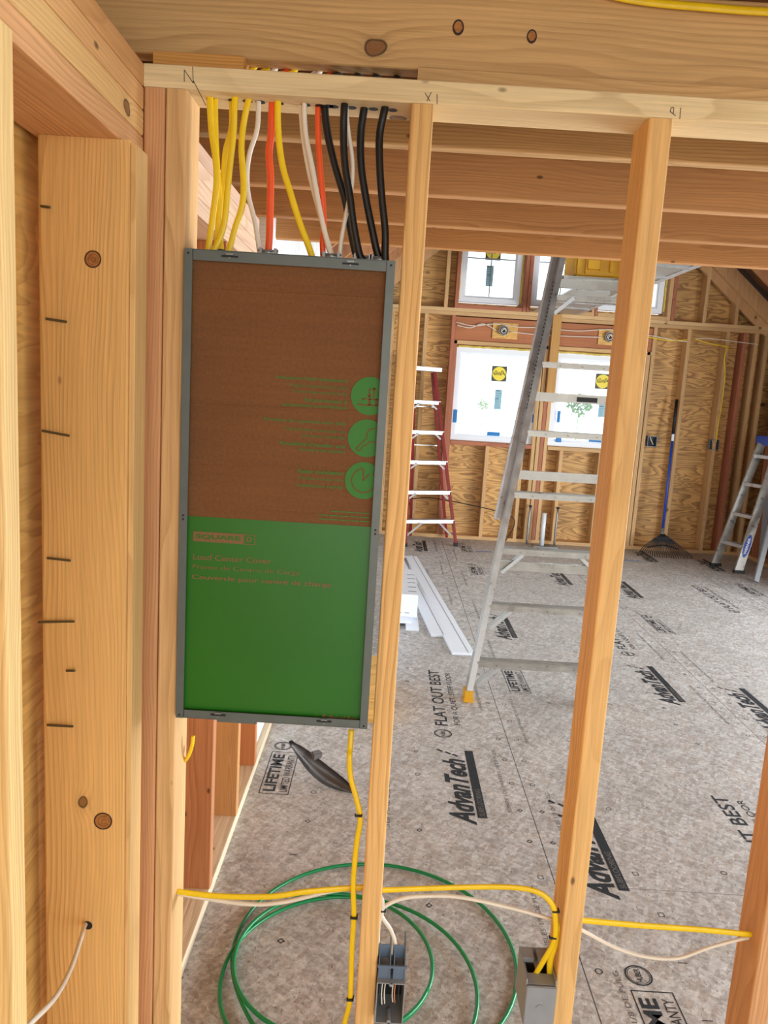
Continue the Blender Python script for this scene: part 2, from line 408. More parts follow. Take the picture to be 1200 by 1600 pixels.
def bm_frame(bm, o, u, v, w_, h_, t):
    o = Vector(o); U = Vector(u).normalized(); V = Vector(v).normalized()
    bm_quad(bm, o, U, V, w_, t); bm_quad(bm, o + V * (h_ - t), U, V, w_, t)
    bm_quad(bm, o + V * t, U, V, t, h_ - 2 * t); bm_quad(bm, o + U * (w_ - t) + V * t, U, V, t, h_ - 2 * t)
def bm_ring(bm, c, u, v, r, t, n=20, a0=0, a1=360):
    c = Vector(c); u = Vector(u).normalized(); v = Vector(v).normalized(); A = []
    for i in range(n + 1):
        a = radians(a0 + (a1 - a0) * i / n); d = u * cos(a) + v * sin(a)
        A.append((bm.verts.new(c + d * r), bm.verts.new(c + d * (r - t))))
    for p, q in zip(A, A[1:]): bm.faces.new((p[0], q[0], q[1], p[1]))
def bm_disc(bm, c, u, v, r, n=32):
    c = Vector(c); u = Vector(u).normalized(); v = Vector(v).normalized()
    bm.faces.new([bm.verts.new(c + (u * cos(2 * pi * i / n) + v * sin(2 * pi * i / n)) * r) for i in range(n)])
def bm_stroke(bm, pts, t, nrm):
    pts = [Vector(p) for p in pts]; nrm = Vector(nrm)
    for a, b in zip(pts, pts[1:]):
        d = (b - a); s_ = nrm.cross(d).normalized() * t / 2
        bm.faces.new([bm.verts.new(q) for q in (a - s_, b - s_, b + s_, a + s_)])

# ================================================================== the setting
XL, XR, YF = -0.455, 3.92, 8.2          # left wall face, right wall face, far wall face
ZJ, ZC = 2.10, 2.24                      # underside and top of the loft joists
bm = bmesh.new(); rng(bm, -0.75, 4.3, -2.2, 8.5, -0.05, 0.0)
floor = finish('floor', bm, 'osb'); tag(floor, 'grey-brown printed subfloor panels of the unfinished room', kind='structure')
bm = bmesh.new(); rng(bm, -30, 34, -30, 40, -0.7, -0.55)
g = finish('ground', bm, 'concrete'); tag(g, 'pale ground outside the building', kind='structure')

# ---- loft floor above
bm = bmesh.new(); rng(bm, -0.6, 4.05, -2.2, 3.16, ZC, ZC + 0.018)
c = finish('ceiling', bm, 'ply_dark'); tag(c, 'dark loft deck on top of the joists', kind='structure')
joist_y = [1.425, 1.842, 2.27, 2.673, 3.075]
jl = ['long knotty joist lying right over the top plate of the panel wall', 'second ceiling joist back, first one seen through the studs with a forked knot',
      'third ceiling joist back, wide smooth face with a round knot', 'fourth ceiling joist back, scuffed with dark smudges', 'farthest ceiling joist, last one before the open gable room']
jc = [C_BEAM, lin((198, 160, 110)), lin((194, 146, 98)), lin((188, 138, 88)), lin((190, 136, 82))]
for i, y in enumerate(joist_y):
    o = board('ceiling_joist', -0.6 if i == 0 else -0.6, 4.0, y, y + 0.038, ZJ if i == 0 else ZJ, ZC, 'x', color=jc[i], bev=0.005)
    tag(o, jl[i], 'ceiling joist', 'loft ceiling joists')
for k, (a, b) in enumerate([(1.463, 1.842)]):
    o = board('blocking', 1.005, 1.043, a, b, ZJ + 0.002, ZC, 'y', color=C_JOIST); tag(o, 'short block nailed between the first two joists near the right edge', 'blocking')
# joist in front of the camera line, seen as the wood above the yellow cable
o = board('ceiling_joist', -0.6, 4.0, 1.0, 1.038, ZJ + 0.1, ZC, 'x', color=C_DIM, bev=0.004); tag(o, 'shallow ledger board overhead, nearest the viewer', 'ceiling joist')

# ---- near framed wall
PW = 1.372
def ink(parent, polylines, t=0.0012, mat='pencil', name='pencil_mark', nrm=(0, 1, 0)):
    for pl in polylines:
        b = bmesh.new(); bm_stroke(b, pl, t, nrm); finish(name, b, mat, parent)
tp = board('top_plate', -0.443, 2.6, PW, PW + 0.089, 2.028, 2.065, 'x', color=C_PALE)
tag(tp, 'pale drilled top plate of the panel wall with pencil letters', 'top plate')
yy = PW - 0.0004
def P2(pts): return [atY(x, y, yy) for x, y in pts]
ink(tp, [P2([(288, 128), (288, 109), (302, 130), (301, 104)]), P2([(302, 126), (322, 165)]),
         P2([(664, 145), (672, 158)]), P2([(674, 144), (667, 158)]), P2([(683, 147), (683, 163)]),
         P2([(1052, 178), (1047, 174), (1049, 168), (1053, 168), (1052, 178), (1056, 181)]), P2([(1064, 168), (1062, 186)])])
holes = bmesh.new()
tp2 = board('top_plate', 0.012, 2.6, 1.41, 1.48, 2.0655, 2.0995, 'x', color=C_BEAM)
tag(tp2, 'upper second plate starting right of the cable gap', 'top plate')
tb = board('plate_scrap', -0.44, -0.285, 1.41, 1.47, 2.0655, 2.0995, 'x', color=lin((214, 156, 84)))
tag(tb, 'short sawn plate offcut in the left corner above the top plate', 'board')
studs = [('corner_post', -0.443, -0.4075, C_RED, 'reddish corner post board beside the left wall'),
         ('corner_post', -0.4065, -0.3705, C_FIR, 'corner post board touching the breaker panel, pale pink side face'),
         ('wall_stud', 0.004, 0.042, C_STUD, 'straight stud running just right of the breaker panel'),
         ('wall_stud', 0.402, 0.442, C_STUD, 'tall stud standing in front of the aluminum stepladder'),
         ('wall_stud', 0.795, 0.835, C_RED, 'stud at the lower right corner of the picture')]
for n, a, b, col, lb in studs:
    o = board(n, a, b, PW + 0.0005, PW + 0.089, 0.038, 2.0275, 'z', color=col, bev=0.004)
    tag(o, lb, 'stud' if n == 'wall_stud' else 'corner post', 'panel wall studs' if n == 'wall_stud' else 'corner post boards')
for k in range(3):
    o = board('wall_stud', 1.215 + k * .406, 1.253 + k * .406, PW + 0.0005, PW + 0.089, 0.038, 2.0275, 'z', color=C_STUD, bev=0.004)
    tag(o, 'stud of the panel wall beyond the right edge, %s' % ['next to the corner one', 'second past the corner one', 'third past the corner one'][k], 'stud', 'panel wall studs')
o = board('sole_plate', -0.443, 2.6, PW, PW + 0.089, 0, 0.0375, 'x', color=C_PALE); tag(o, 'bottom plate under the panel wall studs', 'bottom plate')

# ---- left wall: four stacked plates, studs, sheathing
zs = [2.064, 2.027, 1.990, 1.949, 1.911]
pc = [lin((214, 158, 100)), lin((220, 168, 110)), lin((224, 180, 118)), lin((212, 160, 110))]
pln = ['topmost', 'second', 'third', 'lowest']
XN = -0.443
for i in range(4):
    o = board('header_board', XN - 0.14, XN, -1.6, 1.371, zs[i + 1] + 0.0008, zs[i], 'y', color=pc[i], bev=0.0035)
    tag(o, '%s of four stacked header boards over the near left wall' % pln[i], 'header board', 'stacked header boards of the near left wall')
ls = [(0.862, lin((226, 190, 128)), 'pale stud at the left edge of the picture'), (1.262, lin((220, 174, 108)), 'wide knotty left-wall stud pierced by nails and a white cable'),
      (0.455, C_FIR, 'left-wall stud beside the viewer'), (0.05, C_FIR, 'left-wall stud just behind the viewer')]
for y, col, lb in ls:
    x1 = -0.427 if y > 1 else -0.432
    o = board('wall_stud', x1 - 0.146, x1, y, y + 0.038, 0.038, 1.9115, 'z', color=col, bev=0.005)
    tag(o, lb, 'stud', 'near left wall studs')
    if y > 1: stud_big = o
o = board('filler_strip', -0.4268, -0.4175, 1.262, 1.318, 0.038, 1.905, 'z', color=lin((228, 184, 120)), bev=0.001)
tag(o, 'narrow splintered filler strip on the edge of the wide knotty stud', 'trim strip')
o = board('sole_plate', XN - 0.14, XN, -1.6, 1.371, 0, 0.0375, 'y', color=C_PALE); tag(o, 'bottom plate of the near left wall', 'bottom plate')
bm = bmesh.new(); rng(bm, -0.612, -0.596, -2.2, 1.5, -0.05, 2.3)
o = finish('wall_left', bm, 'ply_near'); tag(o, 'golden plywood sheathing of the near left wall', kind='structure')
M['nailmetal'] = plain('dull_nail', (92, 84, 62), 0.5, 0.3)
# nails through the wide stud
def nail(x, y, x2, y2, r=0.0021):
    a = atY(x, y, 1.257); b = atY(x2, y2, 1.262 - 0.012); 
    bmn = bmesh.new(); bm_tube(bmn, [a, b], r, None, 8, (0, 1, 0.2), 0); finish('nail', bmn, M['nailmetal'], stud_big)
for q in [(72, 498, 104, 503), (66, 673, 108, 681), (74, 872, 110, 876), (60, 972, 116, 971), (104, 1048, 117, 1048), (74, 1133, 114, 1135), (64, 322, 78, 324)]: nail(*q)
b = bmesh.new(); bm_disc(b, atY(137, 1446, 1.2612), (1, 0, 0), (0, 0, 1), 0.0085); finish('drilled_hole', b, 'steel_dark', stud_big)
def knot(parent, x, y, Y, r, oval=1.0):
    b = bmesh.new(); c = atY(x, y, Y - 0.0003)
    bm_disc(b, c, (1, 0, 0), (0, 0, oval), r); k = finish('knot', b, M['knotmat'], parent)
    b = bmesh.new(); bm_ring(b, c - Vector((0, .0002, 0)), (1, 0, 0.05), (0, 0, 1), r, r * 0.15, 28); k_ = finish('knot', b, M['knotrim'], k); b = bmesh.new(); c = c - Vector((0, .0002, 0)); bm_ring(b, c + Vector((r * .06, 0, 0)), (1, 0, .1), (0, 0, 1), r * .62, r * .05, 24); finish('knot_ring', b, M['knotring'], k); b = bmesh.new(); bm_ring(b, c + Vector((r * .1, 0, -r * .05)), (1, 0, .1), (0, 0, 1), r * .3, r * .06, 20); finish('knot_ring', b, M['knotring'], k)
M['knotring'] = plain('knot_ring', (112, 66, 30), 0.6)
M['knotmat'] = plain('knot_wood', (168, 110, 54), 0.55, 0, 0, 0.25, 0.4, 150); M['knotrim'] = plain('knot_bark', (58, 32, 16), 0.7)
beam_o = bpy.data.objects['ceiling_joist']
def bknot(x, y, r):
    c = atY(x, y, 1.4247); b = bmesh.new(); bm_disc(b, c, (1, 0, -.1), (0.1, 0, 1.35), r); k = finish('knot', b, M['knotmat'], beam_o)
    b = bmesh.new(); vs0 = []
    c = c - Vector((0, .0002, 0))
    for i in range(33):
        a = 2 * pi * i / 32; d = Vector((cos(a) * r, 0, sin(a) * r * 1.3)); tt = 1 - .16 - .12 * (1 if sin(a) < -.3 else 0)
        vs0.append((b.verts.new(c + d * 1.12), b.verts.new(c + d * tt)))
    for p_, q_ in zip(vs0, vs0[1:]): b.faces.new((p_[0], q_[0], q_[1], p_[1]))
    finish('knot', b, M['knotrim'], k)
bknot(716, 43, .0088); bknot(831, 57, .0078)
knot(stud_big, 145, 405, 1.262, 0.0135); knot(stud_big, 161, 1283, 1.262, 0.0165)

# ---- left wall beyond the panel wall
farpc = [lin((208, 172, 146)), lin((214, 180, 150)), lin((212, 176, 146)), lin((216, 182, 152))]
for i in range(4):
    o = board('header_board', XL - 0.139, XL + 0.002, 1.4625, 2.56, zs[i + 1] + 0.0008, zs[i], 'y', color=farpc[i], bev=0.003)
    tag(o, '%s of four stacked header boards behind the hanging cables' % pln[i], 'header board', 'stacked header boards behind the cables')
for y, lb, col in [(1.70, 'left-wall stud hidden mostly behind the corner post', C_FIR), (2.10, 'wide red-brown left-wall stud below the panel', lin((190, 128, 86))), (2.50, 'middle left-wall stud below the panel', lin((202, 148, 92))),
                   (2.87, 'farthest left-wall stud seen below the panel', lin((194, 126, 78)))]:
    o = board('wall_stud', XL - 0.14, XL, y, y + 0.038, 0.038, 1.911 if y < 2.6 else 2.0, 'z', color=col, bev=0.004); tag(o, lb, 'stud', 'left wall studs beyond the panel wall')
o = board('sole_plate', XL - 0.14, XL, 1.4625, 3.6, 0, 0.0375, 'y', color=lin((216, 196, 166))); tag(o, 'bottom plate of the left wall beyond the panel wall', 'bottom plate')
bm = bmesh.new(); rng(bm, -0.625, -0.608, 1.5, 8.4, -0.05, 2.45)
o = finish('wall_left', bm, 'ply_far'); tag(o, 'plywood sheathing of the left wall beyond', kind='structure')
bm = bmesh.new(); rng(bm, -0.60, -0.48, 2.95, 5.0, 0.039, 2.42); rng(bm, -0.60, -0.475, 5.02, 8.15, 0.039, 2.42)
o = finish('wall_left', bm, 'whitewall'); tag(o, 'bright white panelled stretch of the left wall above the breaker panel', kind='structure')

# ---- roof
SL = 0.84; ZP = 2.43; XM = (XL + XR) / 2
def roofz(x, off=0.0): return ZP + SL * min(x - XL, XR - x) + off
roof = empty('ceiling', (XM, 5, ZP), 'sloping roof deck and rafters over the gable room', kind='structure')
zt = roofz(XM); n_ = 0.16
for sgn in (-1, 1):
    xe = XL - 0.3 if sgn < 0 else XR + 0.3
    ze = ZP - SL * 0.3
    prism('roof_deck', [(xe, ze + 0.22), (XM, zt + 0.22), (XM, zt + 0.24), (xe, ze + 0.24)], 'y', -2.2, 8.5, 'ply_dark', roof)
    y = 3.35
    k = 0
    while y < 8.2:
        yy0 = y if k < 8 else 8.17
        prism('rafter', [(xe, ze), (XM - sgn * -0.0, zt), (XM, zt + 0.215), (xe, ze + 0.215)], 'y', yy0, yy0 + 0.038, 'wood', roof, lin((190, 134, 92)))
        y += 0.61; k += 1
for off_, ya_, yb_, dz_ in ((-0.05, 8.155, 8.195, .19), (-0.16, 8.202, 8.24, .14)):
    prism('rafter', [(XR + .1, ZP - SL * .1 + off_), (XM, zt + off_), (XM, zt + off_ + dz_), (XR + .1, ZP - SL * .1 + off_ + dz_)], 'y', ya_, yb_, 'wood', roof, lin((206, 160, 112)))
    prism('rafter', [(XL - .1, ZP - SL * .1 + off_), (XM, zt + off_), (XM, zt + off_ + dz_), (XL - .1, ZP - SL * .1 + off_ + dz_)], 'y', ya_, yb_, 'wood', roof, lin((206, 160, 112)))
# ---- far gable wall
wf = empty('wall_far', (1.7, YF, 0), 'gable wall with two rows of windows and plywood between studs', kind='structure')
W1 = (0.65, 1.53, 1.065, 2.04); W2 = (1.70, 2.62, 1.065, 2.04)
U1 = (0.64, 1.27, 2.50, 3.2); U2 = (1.385, 2.0, 2.50, 3.2); U3 = (2.085, 2.76, 2.50, 3.2)
YS0, YS1 = YF + 0.142, YF + 0.155
def topclip(x0, x1, z0):
    pts = [(x0, z0), (x1, z0), (x1, roofz(x1) + 0.2)]
    if x0 < XM < x1: pts.append((XM, roofz(XM) + 0.2))
    return pts + [(x0, roofz(x0) + 0.2)]
def sheath(poly): prism('sheathing', poly, 'y', YS0, YS1, 'ply_far', wf)
def R_(x0, x1, z0, z1): return [(x0, z0), (x1, z0), (x1, z1), (x0, z1)]
sheath(topclip(XL - 0.15, 0.64, 0)); 
for a, b in ((0.64, 1.7),):
    pass
sheath(R_(0.64, 2.76, 0, 1.065)); sheath(R_(1.53, 1.70, 1.065, 2.04)); sheath(R_(0.64, 0.65, 1.065, 2.04)); sheath(R_(2.62, 2.76, 1.065, 2.04))
sheath(R_(0.64, 2.76, 2.04, 2.50)); sheath(R_(1.27, 1.385, 2.5, 3.2)); sheath(R_(2.0, 2.085, 2.5, 3.2)); sheath(topclip(0.64, 2.76, 3.2))
sheath(topclip(2.76, XR + 0.15, 0))
CW = lin((206, 166, 116)); CWR = lin((178, 112, 84))
def fb(n, x0, x1, z0, z1, ax, col=CW, y0=YF, y1=YF + 0.14): return board(n, x0, x1, y0, y1, z0, z1, ax, color=col, parent=wf, bev=0.003)
fb('sole_plate', XL, XR, 0, 0.037, 'x'); fb('top_plate', XL, XR, 2.355, 2.392, 'x'); fb('top_plate', XL, XR, 2.393, 2.43, 'x', lin((214, 178, 128)))
for x, col in ((-.05, CW), (.30, CW), (0.585, CWR), (2.685, CW), (3.04, CW), (3.44, CW), (3.74, CW), (3.85, CW)):
    fb('stud', x, x + 0.038, 0.037, 2.355, 'z', col)
fb('stud', 3.62, 3.66, 0.037, 2.355, 'z', CWR)
for x in (0.625, 1.532, 1.66, 2.645): fb('stud', x - 0.005, x + 0.032, 0.037, 2.10, 'z', CW if x > 1 else CWR)
for x in (1.572, 1.613): fb('stud', x, x + 0.038, 0.037, 2.355, 'z', CW if x < 1.6 else CWR)
fb('header_board', 0.625, 2.685, 2.105, 2.345, 'x', lin((176, 112, 74)), YF + 0.02); fb('header_plate', 0.625, 2.685, 2.066, 2.103, 'x')
fb('sill_plate', 0.66, 1.53, 1.02, 1.058, 'x', CWR); fb('sill_plate', 1.70, 2.645, 1.02, 1.058, 'x', CW)
for x in (1.04, 1.41, 1.83, 2.25): fb('cripple_stud', x, x + 0.038, 0.037, 1.02, 'z')
# upper gable
for x, col in ((0.49, CW), (0.60, CWR), (1.305, CWR), (1.345, CWR), (2.02, CW), (2.045, CWR), (2.80, CW), (2.84, CWR), (3.17, CW), (3.50, CW), (3.75, CW)):
    fb('stud', x, x + 0.037, 2.43, roofz(x + (0 if x < XM else 0.037)) + 0.0, 'z', col)
for a, b in ((0.64, 1.30), (1.385, 2.02), (2.085, 2.80)): fb('sill_plate', a, b, 2.43, 2.467, 'x', CW if a > 1 else CWR)
fb('sill_plate', 0.64, 2.80, 2.467, 2.495, 'x', CW) if False else None
for a, b in ((0.64, 1.30), (1.385, 2.02), (2.085, 2.80)): fb('header_plate', a, b, 3.21, 3.25, 'x')

def window(n, x0, x1, z0, z1, muntin=False, stickers=False, foam=False):
    wn = empty(n, ((x0 + x1) / 2, YF + 0.06, z0), 'white framed window', kind='structure')
    b = bmesh.new(); f = 0.052; ya, yb = YF + 0.055, YF + 0.12
    rng(b, x0, x1, ya, yb, z0, z0 + f); rng(b, x0, x1, ya, yb, z1 - f, z1); rng(b, x0, x0 + f, ya, yb, z0 + f, z1 - f); rng(b, x1 - f, x1, ya, yb, z0 + f, z1 - f)
    fr = finish('window_frame', b, 'vinyl', wn)
    b = bmesh.new(); h = 0.018; q = f; ya2, yb2 = YF + 0.075, YF + 0.11
    rng(b, x0 + q, x1 - q, ya2, yb2, z0 + q, z0 + q + h); rng(b, x0 + q, x1 - q, ya2, yb2, z1 - q - h, z1 - q)
    rng(b, x0 + q, x0 + q + h, ya2, yb2, z0 + q + h, z1 - q - h); rng(b, x1 - q - h, x1 - q, ya2, yb2, z0 + q + h, z1 - q - h)
    finish('window_sash', b, 'vinyl', wn)
    b = bmesh.new(); rng(b, x0 + f, x1 - f, YF + 0.092, YF + 0.096, z0 + f, z1 - f); finish('window_glass', b, 'glass', wn)
    if muntin:
        b = bmesh.new(); xm = (x0 + x1) / 2
        rng(b, xm - 0.006, xm + 0.006, YF + 0.086, YF + 0.091, z0 + f + h, z1 - f - h)
        zm = z0 + 0.45; rng(b, x0 + f + h, xm - 0.006, YF + 0.086, YF + 0.091, zm - 0.006, zm + 0.006); rng(b, xm + 0.006, x1 - f - h, YF + 0.086, YF + 0.091, zm - 0.006, zm + 0.006)
        finish('window_grille', b, 'boxgrey', wn)
    if foam:
        b = bmesh.new(); random.seed(int(x0 * 100))
        def bead(a, c, k):
            pts = [Vector(a).lerp(Vector(c), i / k) + Vector((random.uniform(-.004, .004), 0, random.uniform(-.004, .004))) for i in range(k + 1)]
            bm_tube(b, pts, 0.012, 0.02, 7, (0, 1, 0), 3)
        if stickers: bead((x0 + .02, YF + .06, z1 + .008), (x1 - .02, YF + .06, z1 + .008), 22)
        else:
            bead((x0 - .004, YF + .06, z0 + .02), (x0 - .004, YF + .06, z1 - .02), 18); bead((x1 + .014, YF + .06, z0 + .02), (x1 + .014, YF + .06, z1 - .02), 18)
        finish('foam_seal', b, 'foam', wn, smooth=True)
    return wn
def sticker(wn, x, z, s=0.16, small=(0.075, 0.21), dx=0.01, dz=-0.27):
    y = YF + 0.0905
    b = bmesh.new(); rng(b, x - s / 2, x + s / 2, y, y + 0.0008, z - s / 2, z + s / 2); st = finish('sticker', b, 'stick_d', wn)
    b = bmesh.new(); bm_disc(b, (x, y - 0.0006, z), (1, 0, 0), (0, 0, 1), s * 0.45); finish('sticker_disc', b, 'stick_y', st)
    b = bmesh.new(); bm_text(b, 'Pella', (x + s * 0.40, y - 0.0012, z - s * 0.10), (-1, 0, 0), (0, 0, 1), s * 0.8, s * 0.3, 0.0, 0.5)
    bm_quad(b, (x - s * .45, y - 0.0012, z - 0.002), (1, 0, 0), (0, 0, 1), s * .9, 0.003)
    finish('lettering', b, 'steel_dark', st)
    x += dx; z += dz
    b = bmesh.new(); rng(b, x - small[0] / 2, x + small[0] / 2, y, y + 0.0008, z - small[1] / 2, z + small[1] / 2); s2 = finish('sticker', b, 'stick_w', wn)
    b = bmesh.new()
    for i in range(9):
        zz = z + small[1] / 2 - 0.02 - i * 0.021; ww = small[0] * random.uniform(.45, .8); hh = 0.011 if i in (0, 4) else 0.004
        bm_quad(b, (x - small[0] * 0.38, y - 0.0006, zz), (1, 0, 0), (0, 0, 1), ww, hh)
    finish('printed_lines', b, 'boxblue', s2)
w1 = window('window_1', *W1, stickers=True, foam=True); w2 = window('window_2', *W2, stickers=True, foam=True)
w3 = window('window_3', *U1, muntin=True, foam=True); w4 = window('window_4', *U2, muntin=True); w5 = window('window_5', *U3, muntin=True, foam=True)
p = atY(780, 584, YF + .09); sticker(w1, p.x, p.z); p = atY(942, 596, YF + .09); sticker(w2, p.x, p.z, dx=0.02)
p = atY(771, 394, YF + .09); sticker(w3, p.x, p.z + 0.0, dx=-0.02, dz=-0.24)
# blue tape on the lower windows
def tape(wn, px, py, wpx, hpx):
    a = atY(px - wpx / 2, py, YF + .05); c = atY(px + wpx / 2, py, YF + .05); hh = hpx * YF / F
    b = bmesh.new(); ww = max(c.x - a.x, 0.03); cz = (a.z + c.z) / 2
    bm_box(b, ((a.x + c.x) / 2, YF + 0.0525, cz), (ww, 0.004, hh)); bm_box(b, ((a.x + c.x) / 2 + ww * .1, YF + 0.050, cz), (ww * 0.7, 0.006, hh * .6)); finish('tape', b, 'tape', wn)
for q in [(w1, 711, 650, 6, 20), (w1, 771, 678, 20, 6), (w1, 834, 654, 5, 13), (w2, 873, 651, 5, 18), (w2, 873, 684, 9, 14), (w2, 930, 688, 20, 6), (w2, 997, 668, 4, 20)]: tape(*q)

# ---- right wall far end
wr = empty('wall_right', (XR, 7.2, 0), 'short end of the right wall with plywood and studs', kind='structure')
prism('sheathing', [(6.2, 0), (8.34, 0), (8.34, 2.5), (6.2, 2.5)], 'x', XR + 0.14, XR + 0.155, 'ply_dark', wr)
for y in (8.0, 7.55, 7.1, 6.65, 6.2): board('stud', XR, XR + 0.139, y, y + 0.038, 0.037, 2.355, 'z', color=lin((170, 108, 72)), parent=wr)
board('sole_plate', XR, XR + 0.139, 6.2, 8.19, 0, 0.037, 'y', color=CW, parent=wr); board('top_plate', XR, XR + 0.139, 6.2, 8.19, 2.355, 2.43, 'y', color=CW, parent=wr)

# ================================================================== floor printing (part of the floor)
E_ = 0.0006
UY, VX = (0, 1, 0), (-1, 0, 0)            # text runs along +Y, letters stand towards -X
def logo_adv(x, y, L=0.59, mat='ink'):
    b = bmesh.new()
    bm_text(b, 'AdvanTech', (x + 0.012, y, E_), UY, VX, L * 0.86, 0.098, 0.035, 0.35)
    for k, (dy, dx) in enumerate([(0.90, 0.02), (0.93, 0.05), (0.965, 0.085)]):
        c = Vector((x - dx + .005, y + L * dy, E_))
        bm_stroke(b, [c, c + Vector((-0.022, 0.018, 0))], 0.012, (0, 0, 1))
    finish('printed_logo', b, mat, floor)
    b = bmesh.new(); bm_quad(b, (x + 0.055, y + 0.05, E_), UY, VX, L - 0.05, 0.036)
    br = finish('printed_bar', b, mat, floor)
    b = bmesh.new(); bm_text(b, 'SUBFLOORING', (x + 0.048, y + 0.06, E_ * 2), UY, VX, 0.2, 0.02, 0.01); finish('lettering', b, 'foamboard' if mat == 'x' else 'ink_soft', br)
def ring_logo(b, x, y, r):
    bm_ring(b, (x, y, E_), (1, 0, 0), UY, r, r * 0.12, 28); bm_ring(b, (x, y, E_), (1, 0, 0), UY, r * .82, r * 0.05, 28)
    bm_text(b, 'HUBER', (x + r * 0.22, y - r * 0.66, E_), UY, VX, r * 1.32, r * 0.44, 0.02)
def logo_flat(x, y, mat='ink'):
    b = bmesh.new(); ring_logo(b, x - .01, y, 0.042)
    bm_text(b, 'FLAT OUT BEST', (x + 0.02, y + 0.085, E_), UY, VX, 0.72, 0.062, 0.012)
    bm_text(b, 'FOR A QUIET, STIFF FLOOR', (x + 0.085, y + 0.10, E_), UY, VX, 0.68, 0.034, 0.004)
    finish('printed_logo', b, mat, floor)
def logo_life(x, y, mat='ink'):
    b = bmesh.new(); bm_frame(b, (x + 0.055, y, E_), UY, VX, 0.345, 0.115, 0.0035)
    bm_text(b, 'LIFETIME', (x + 0.0, y + 0.02, E_), UY, VX, 0.30, 0.048, 0.03)
    bm_text(b, 'LIMITED WARRANTY', (x + 0.045, y + 0.02, E_), UY, VX, 0.30, 0.030, 0.004)
    ring_logo(b, x - 0.02, y + 0.40, 0.038); finish('printed_logo', b, mat, floor)
logo_adv(0.40, 2.60); logo_adv(0.815, 2.22); logo_adv(1.62, 3.86); logo_adv(2.05, 3.58); logo_adv(0.87, 4.79); logo_adv(1.60, 6.35); logo_adv(2.11, 6.05)
logo_adv(3.32, 7.3, mat='ink'); logo_adv(2.75, 7.55); logo_adv(0.40, 7.38); 
logo_flat(0.345, 3.35); logo_flat(1.60, 4.66); logo_flat(2.80, 5.85); logo_flat(1.44, 2.12); logo_flat(0.345, 5.9, 'ink_soft')
logo_life(-0.355, 2.73); logo_life(0.79, 3.90); logo_life(0.80, 1.50); logo_life(2.02, 5.15); logo_life(0.86, 6.55); logo_life(3.27, 6.4); logo_life(0.86, 7.5); logo_life(2.05, 2.5)
def minor_marks():
    b = bmesh.new(); random.seed(3)
    def mk(x, y, k):
        c = (x, y, E_)
        if k == 0: bm_ring(b, c, (1, 0, 0), UY, 0.011, 0.0028, 14)
        elif k == 1: bm_frame(b, (x - .009, y - .009, E_), (1, 0, 0), UY, 0.019, 0.019, 0.0022)
        elif k == 2: bm_frame(b, (x, y - .011, E_), (1, 1, 0), (-1, 1, 0), 0.016, 0.016, 0.0035)
        else: bm_stroke(b, [(x - .014, y, E_), (x + .014, y, E_)], 0.003, (0, 0, 1))
    for sx in (0.63, 1.875, 3.12):
        for side in (-0.042, 0.042):
            y = 1.5
            while y < 8: mk(sx + side, y, [0, 1, 2, 0][int(y * 2.5) % 4]); y += 0.2032
    for x in (-0.22, 0.2, 0.93, 1.24, 1.52, 2.2, 2.5, 2.8, 3.4):
        y = 1.45 + (x * 7 % 1) * 0.2
        while y < 8:
            if random.random() < .62: mk(x + random.uniform(-.02, .02), y, random.choice([0, 0, 1, 2, 2, 3]))
            y += 0.2032
    finish('printed_marks', b, 'ink', floor)
    b = bmesh.new()
    for sx in (0.63, 1.875, 3.12):
        for k in range(7):
            bm_text(b, 'SEPARE LOS PANELES 1/8 DE PULG.', (sx + 0.095, 1.4 + k * 0.95, E_), UY, VX, 0.52, 0.015, 0)
            bm_text(b, 'SEPARE LOS PANELES 1/8 DE PULG.', (sx - 0.075, 1.75 + k * 0.95, E_), UY, VX, 0.52, 0.015, 0)
    bm_text(b, 'SEPARE LOS PANELES 1/8 DE PULG.', (0.09, 2.55, E_), UY, VX, 0.9, 0.024, 0)
    finish('printed_marks', b, 'ink_soft', floor)
    b = bmesh.new(); bm_stroke(b, [atZ(745, 862, E_), atZ(768, 862, E_)], 0.03, (0, 0, 1)); finish('chalk_line', b, 'tape', floor)
    b = bmesh.new(); bm_stroke(b, [atZ(970, 875, E_), atZ(1003, 877, E_)], 0.03, (0, 0, 1)); finish('chalk_line', b, 'tape', floor)
minor_marks()

# ================================================================== breaker panel
X0, X1, Z0, Z1 = -0.3675, -0.0065, 0.9225, 1.7715
pan = empty('breaker_panel', ((X0 + X1) / 2, PW, Z0), 'grey steel load center enclosure between the corner post and a stud, cardboard cover inside', 'breaker panel')
ya, yb = PW - 0.010, PW + 0.085
b = bmesh.new(); t = 0.0018
rng(b, X0 + .001, X0 + .001 + t, ya, yb, Z0, Z1); rng(b, X1 - .001 - t, X1 - .001, ya, yb, Z0, Z1)
rng(b, X0 + .003, X1 - .003, ya, yb, Z0, Z0 + t); rng(b, X0 + .003, X1 - .003, ya, yb, Z1 - t, Z1); rng(b, X0 + .003, X1 - .003, yb - t, yb, Z0 + t, Z1 - t)
body = finish('enclosure', b, 'frame', pan)
def lip(n, x0, x1, z0, z1, dy=0.0):
    b = bmesh.new(); rng(b, x0, x1, ya - 0.0018 + dy, ya + dy, z0, z1)
    bmesh.ops.bevel(b, geom=b.edges[:], offset=0.0006, segments=2, affect='EDGES'); return finish(n, b, 'frame', pan)
lw = 0.0145
l1 = lip('frame_flange', X0, X0 + lw, Z0, Z1); l2 = lip('frame_flange', X1 - lw, X1, Z0, Z1)
l3 = lip('frame_flange', X0 + lw + .0006, X1 - lw - .0006, Z1 - 0.0185, Z1 - 0.001, 0.0012); l4 = lip('frame_flange', X0 + lw + .0006, X1 - lw - .0006, Z0 + 0.001, Z0 + 0.0165, 0.0012)
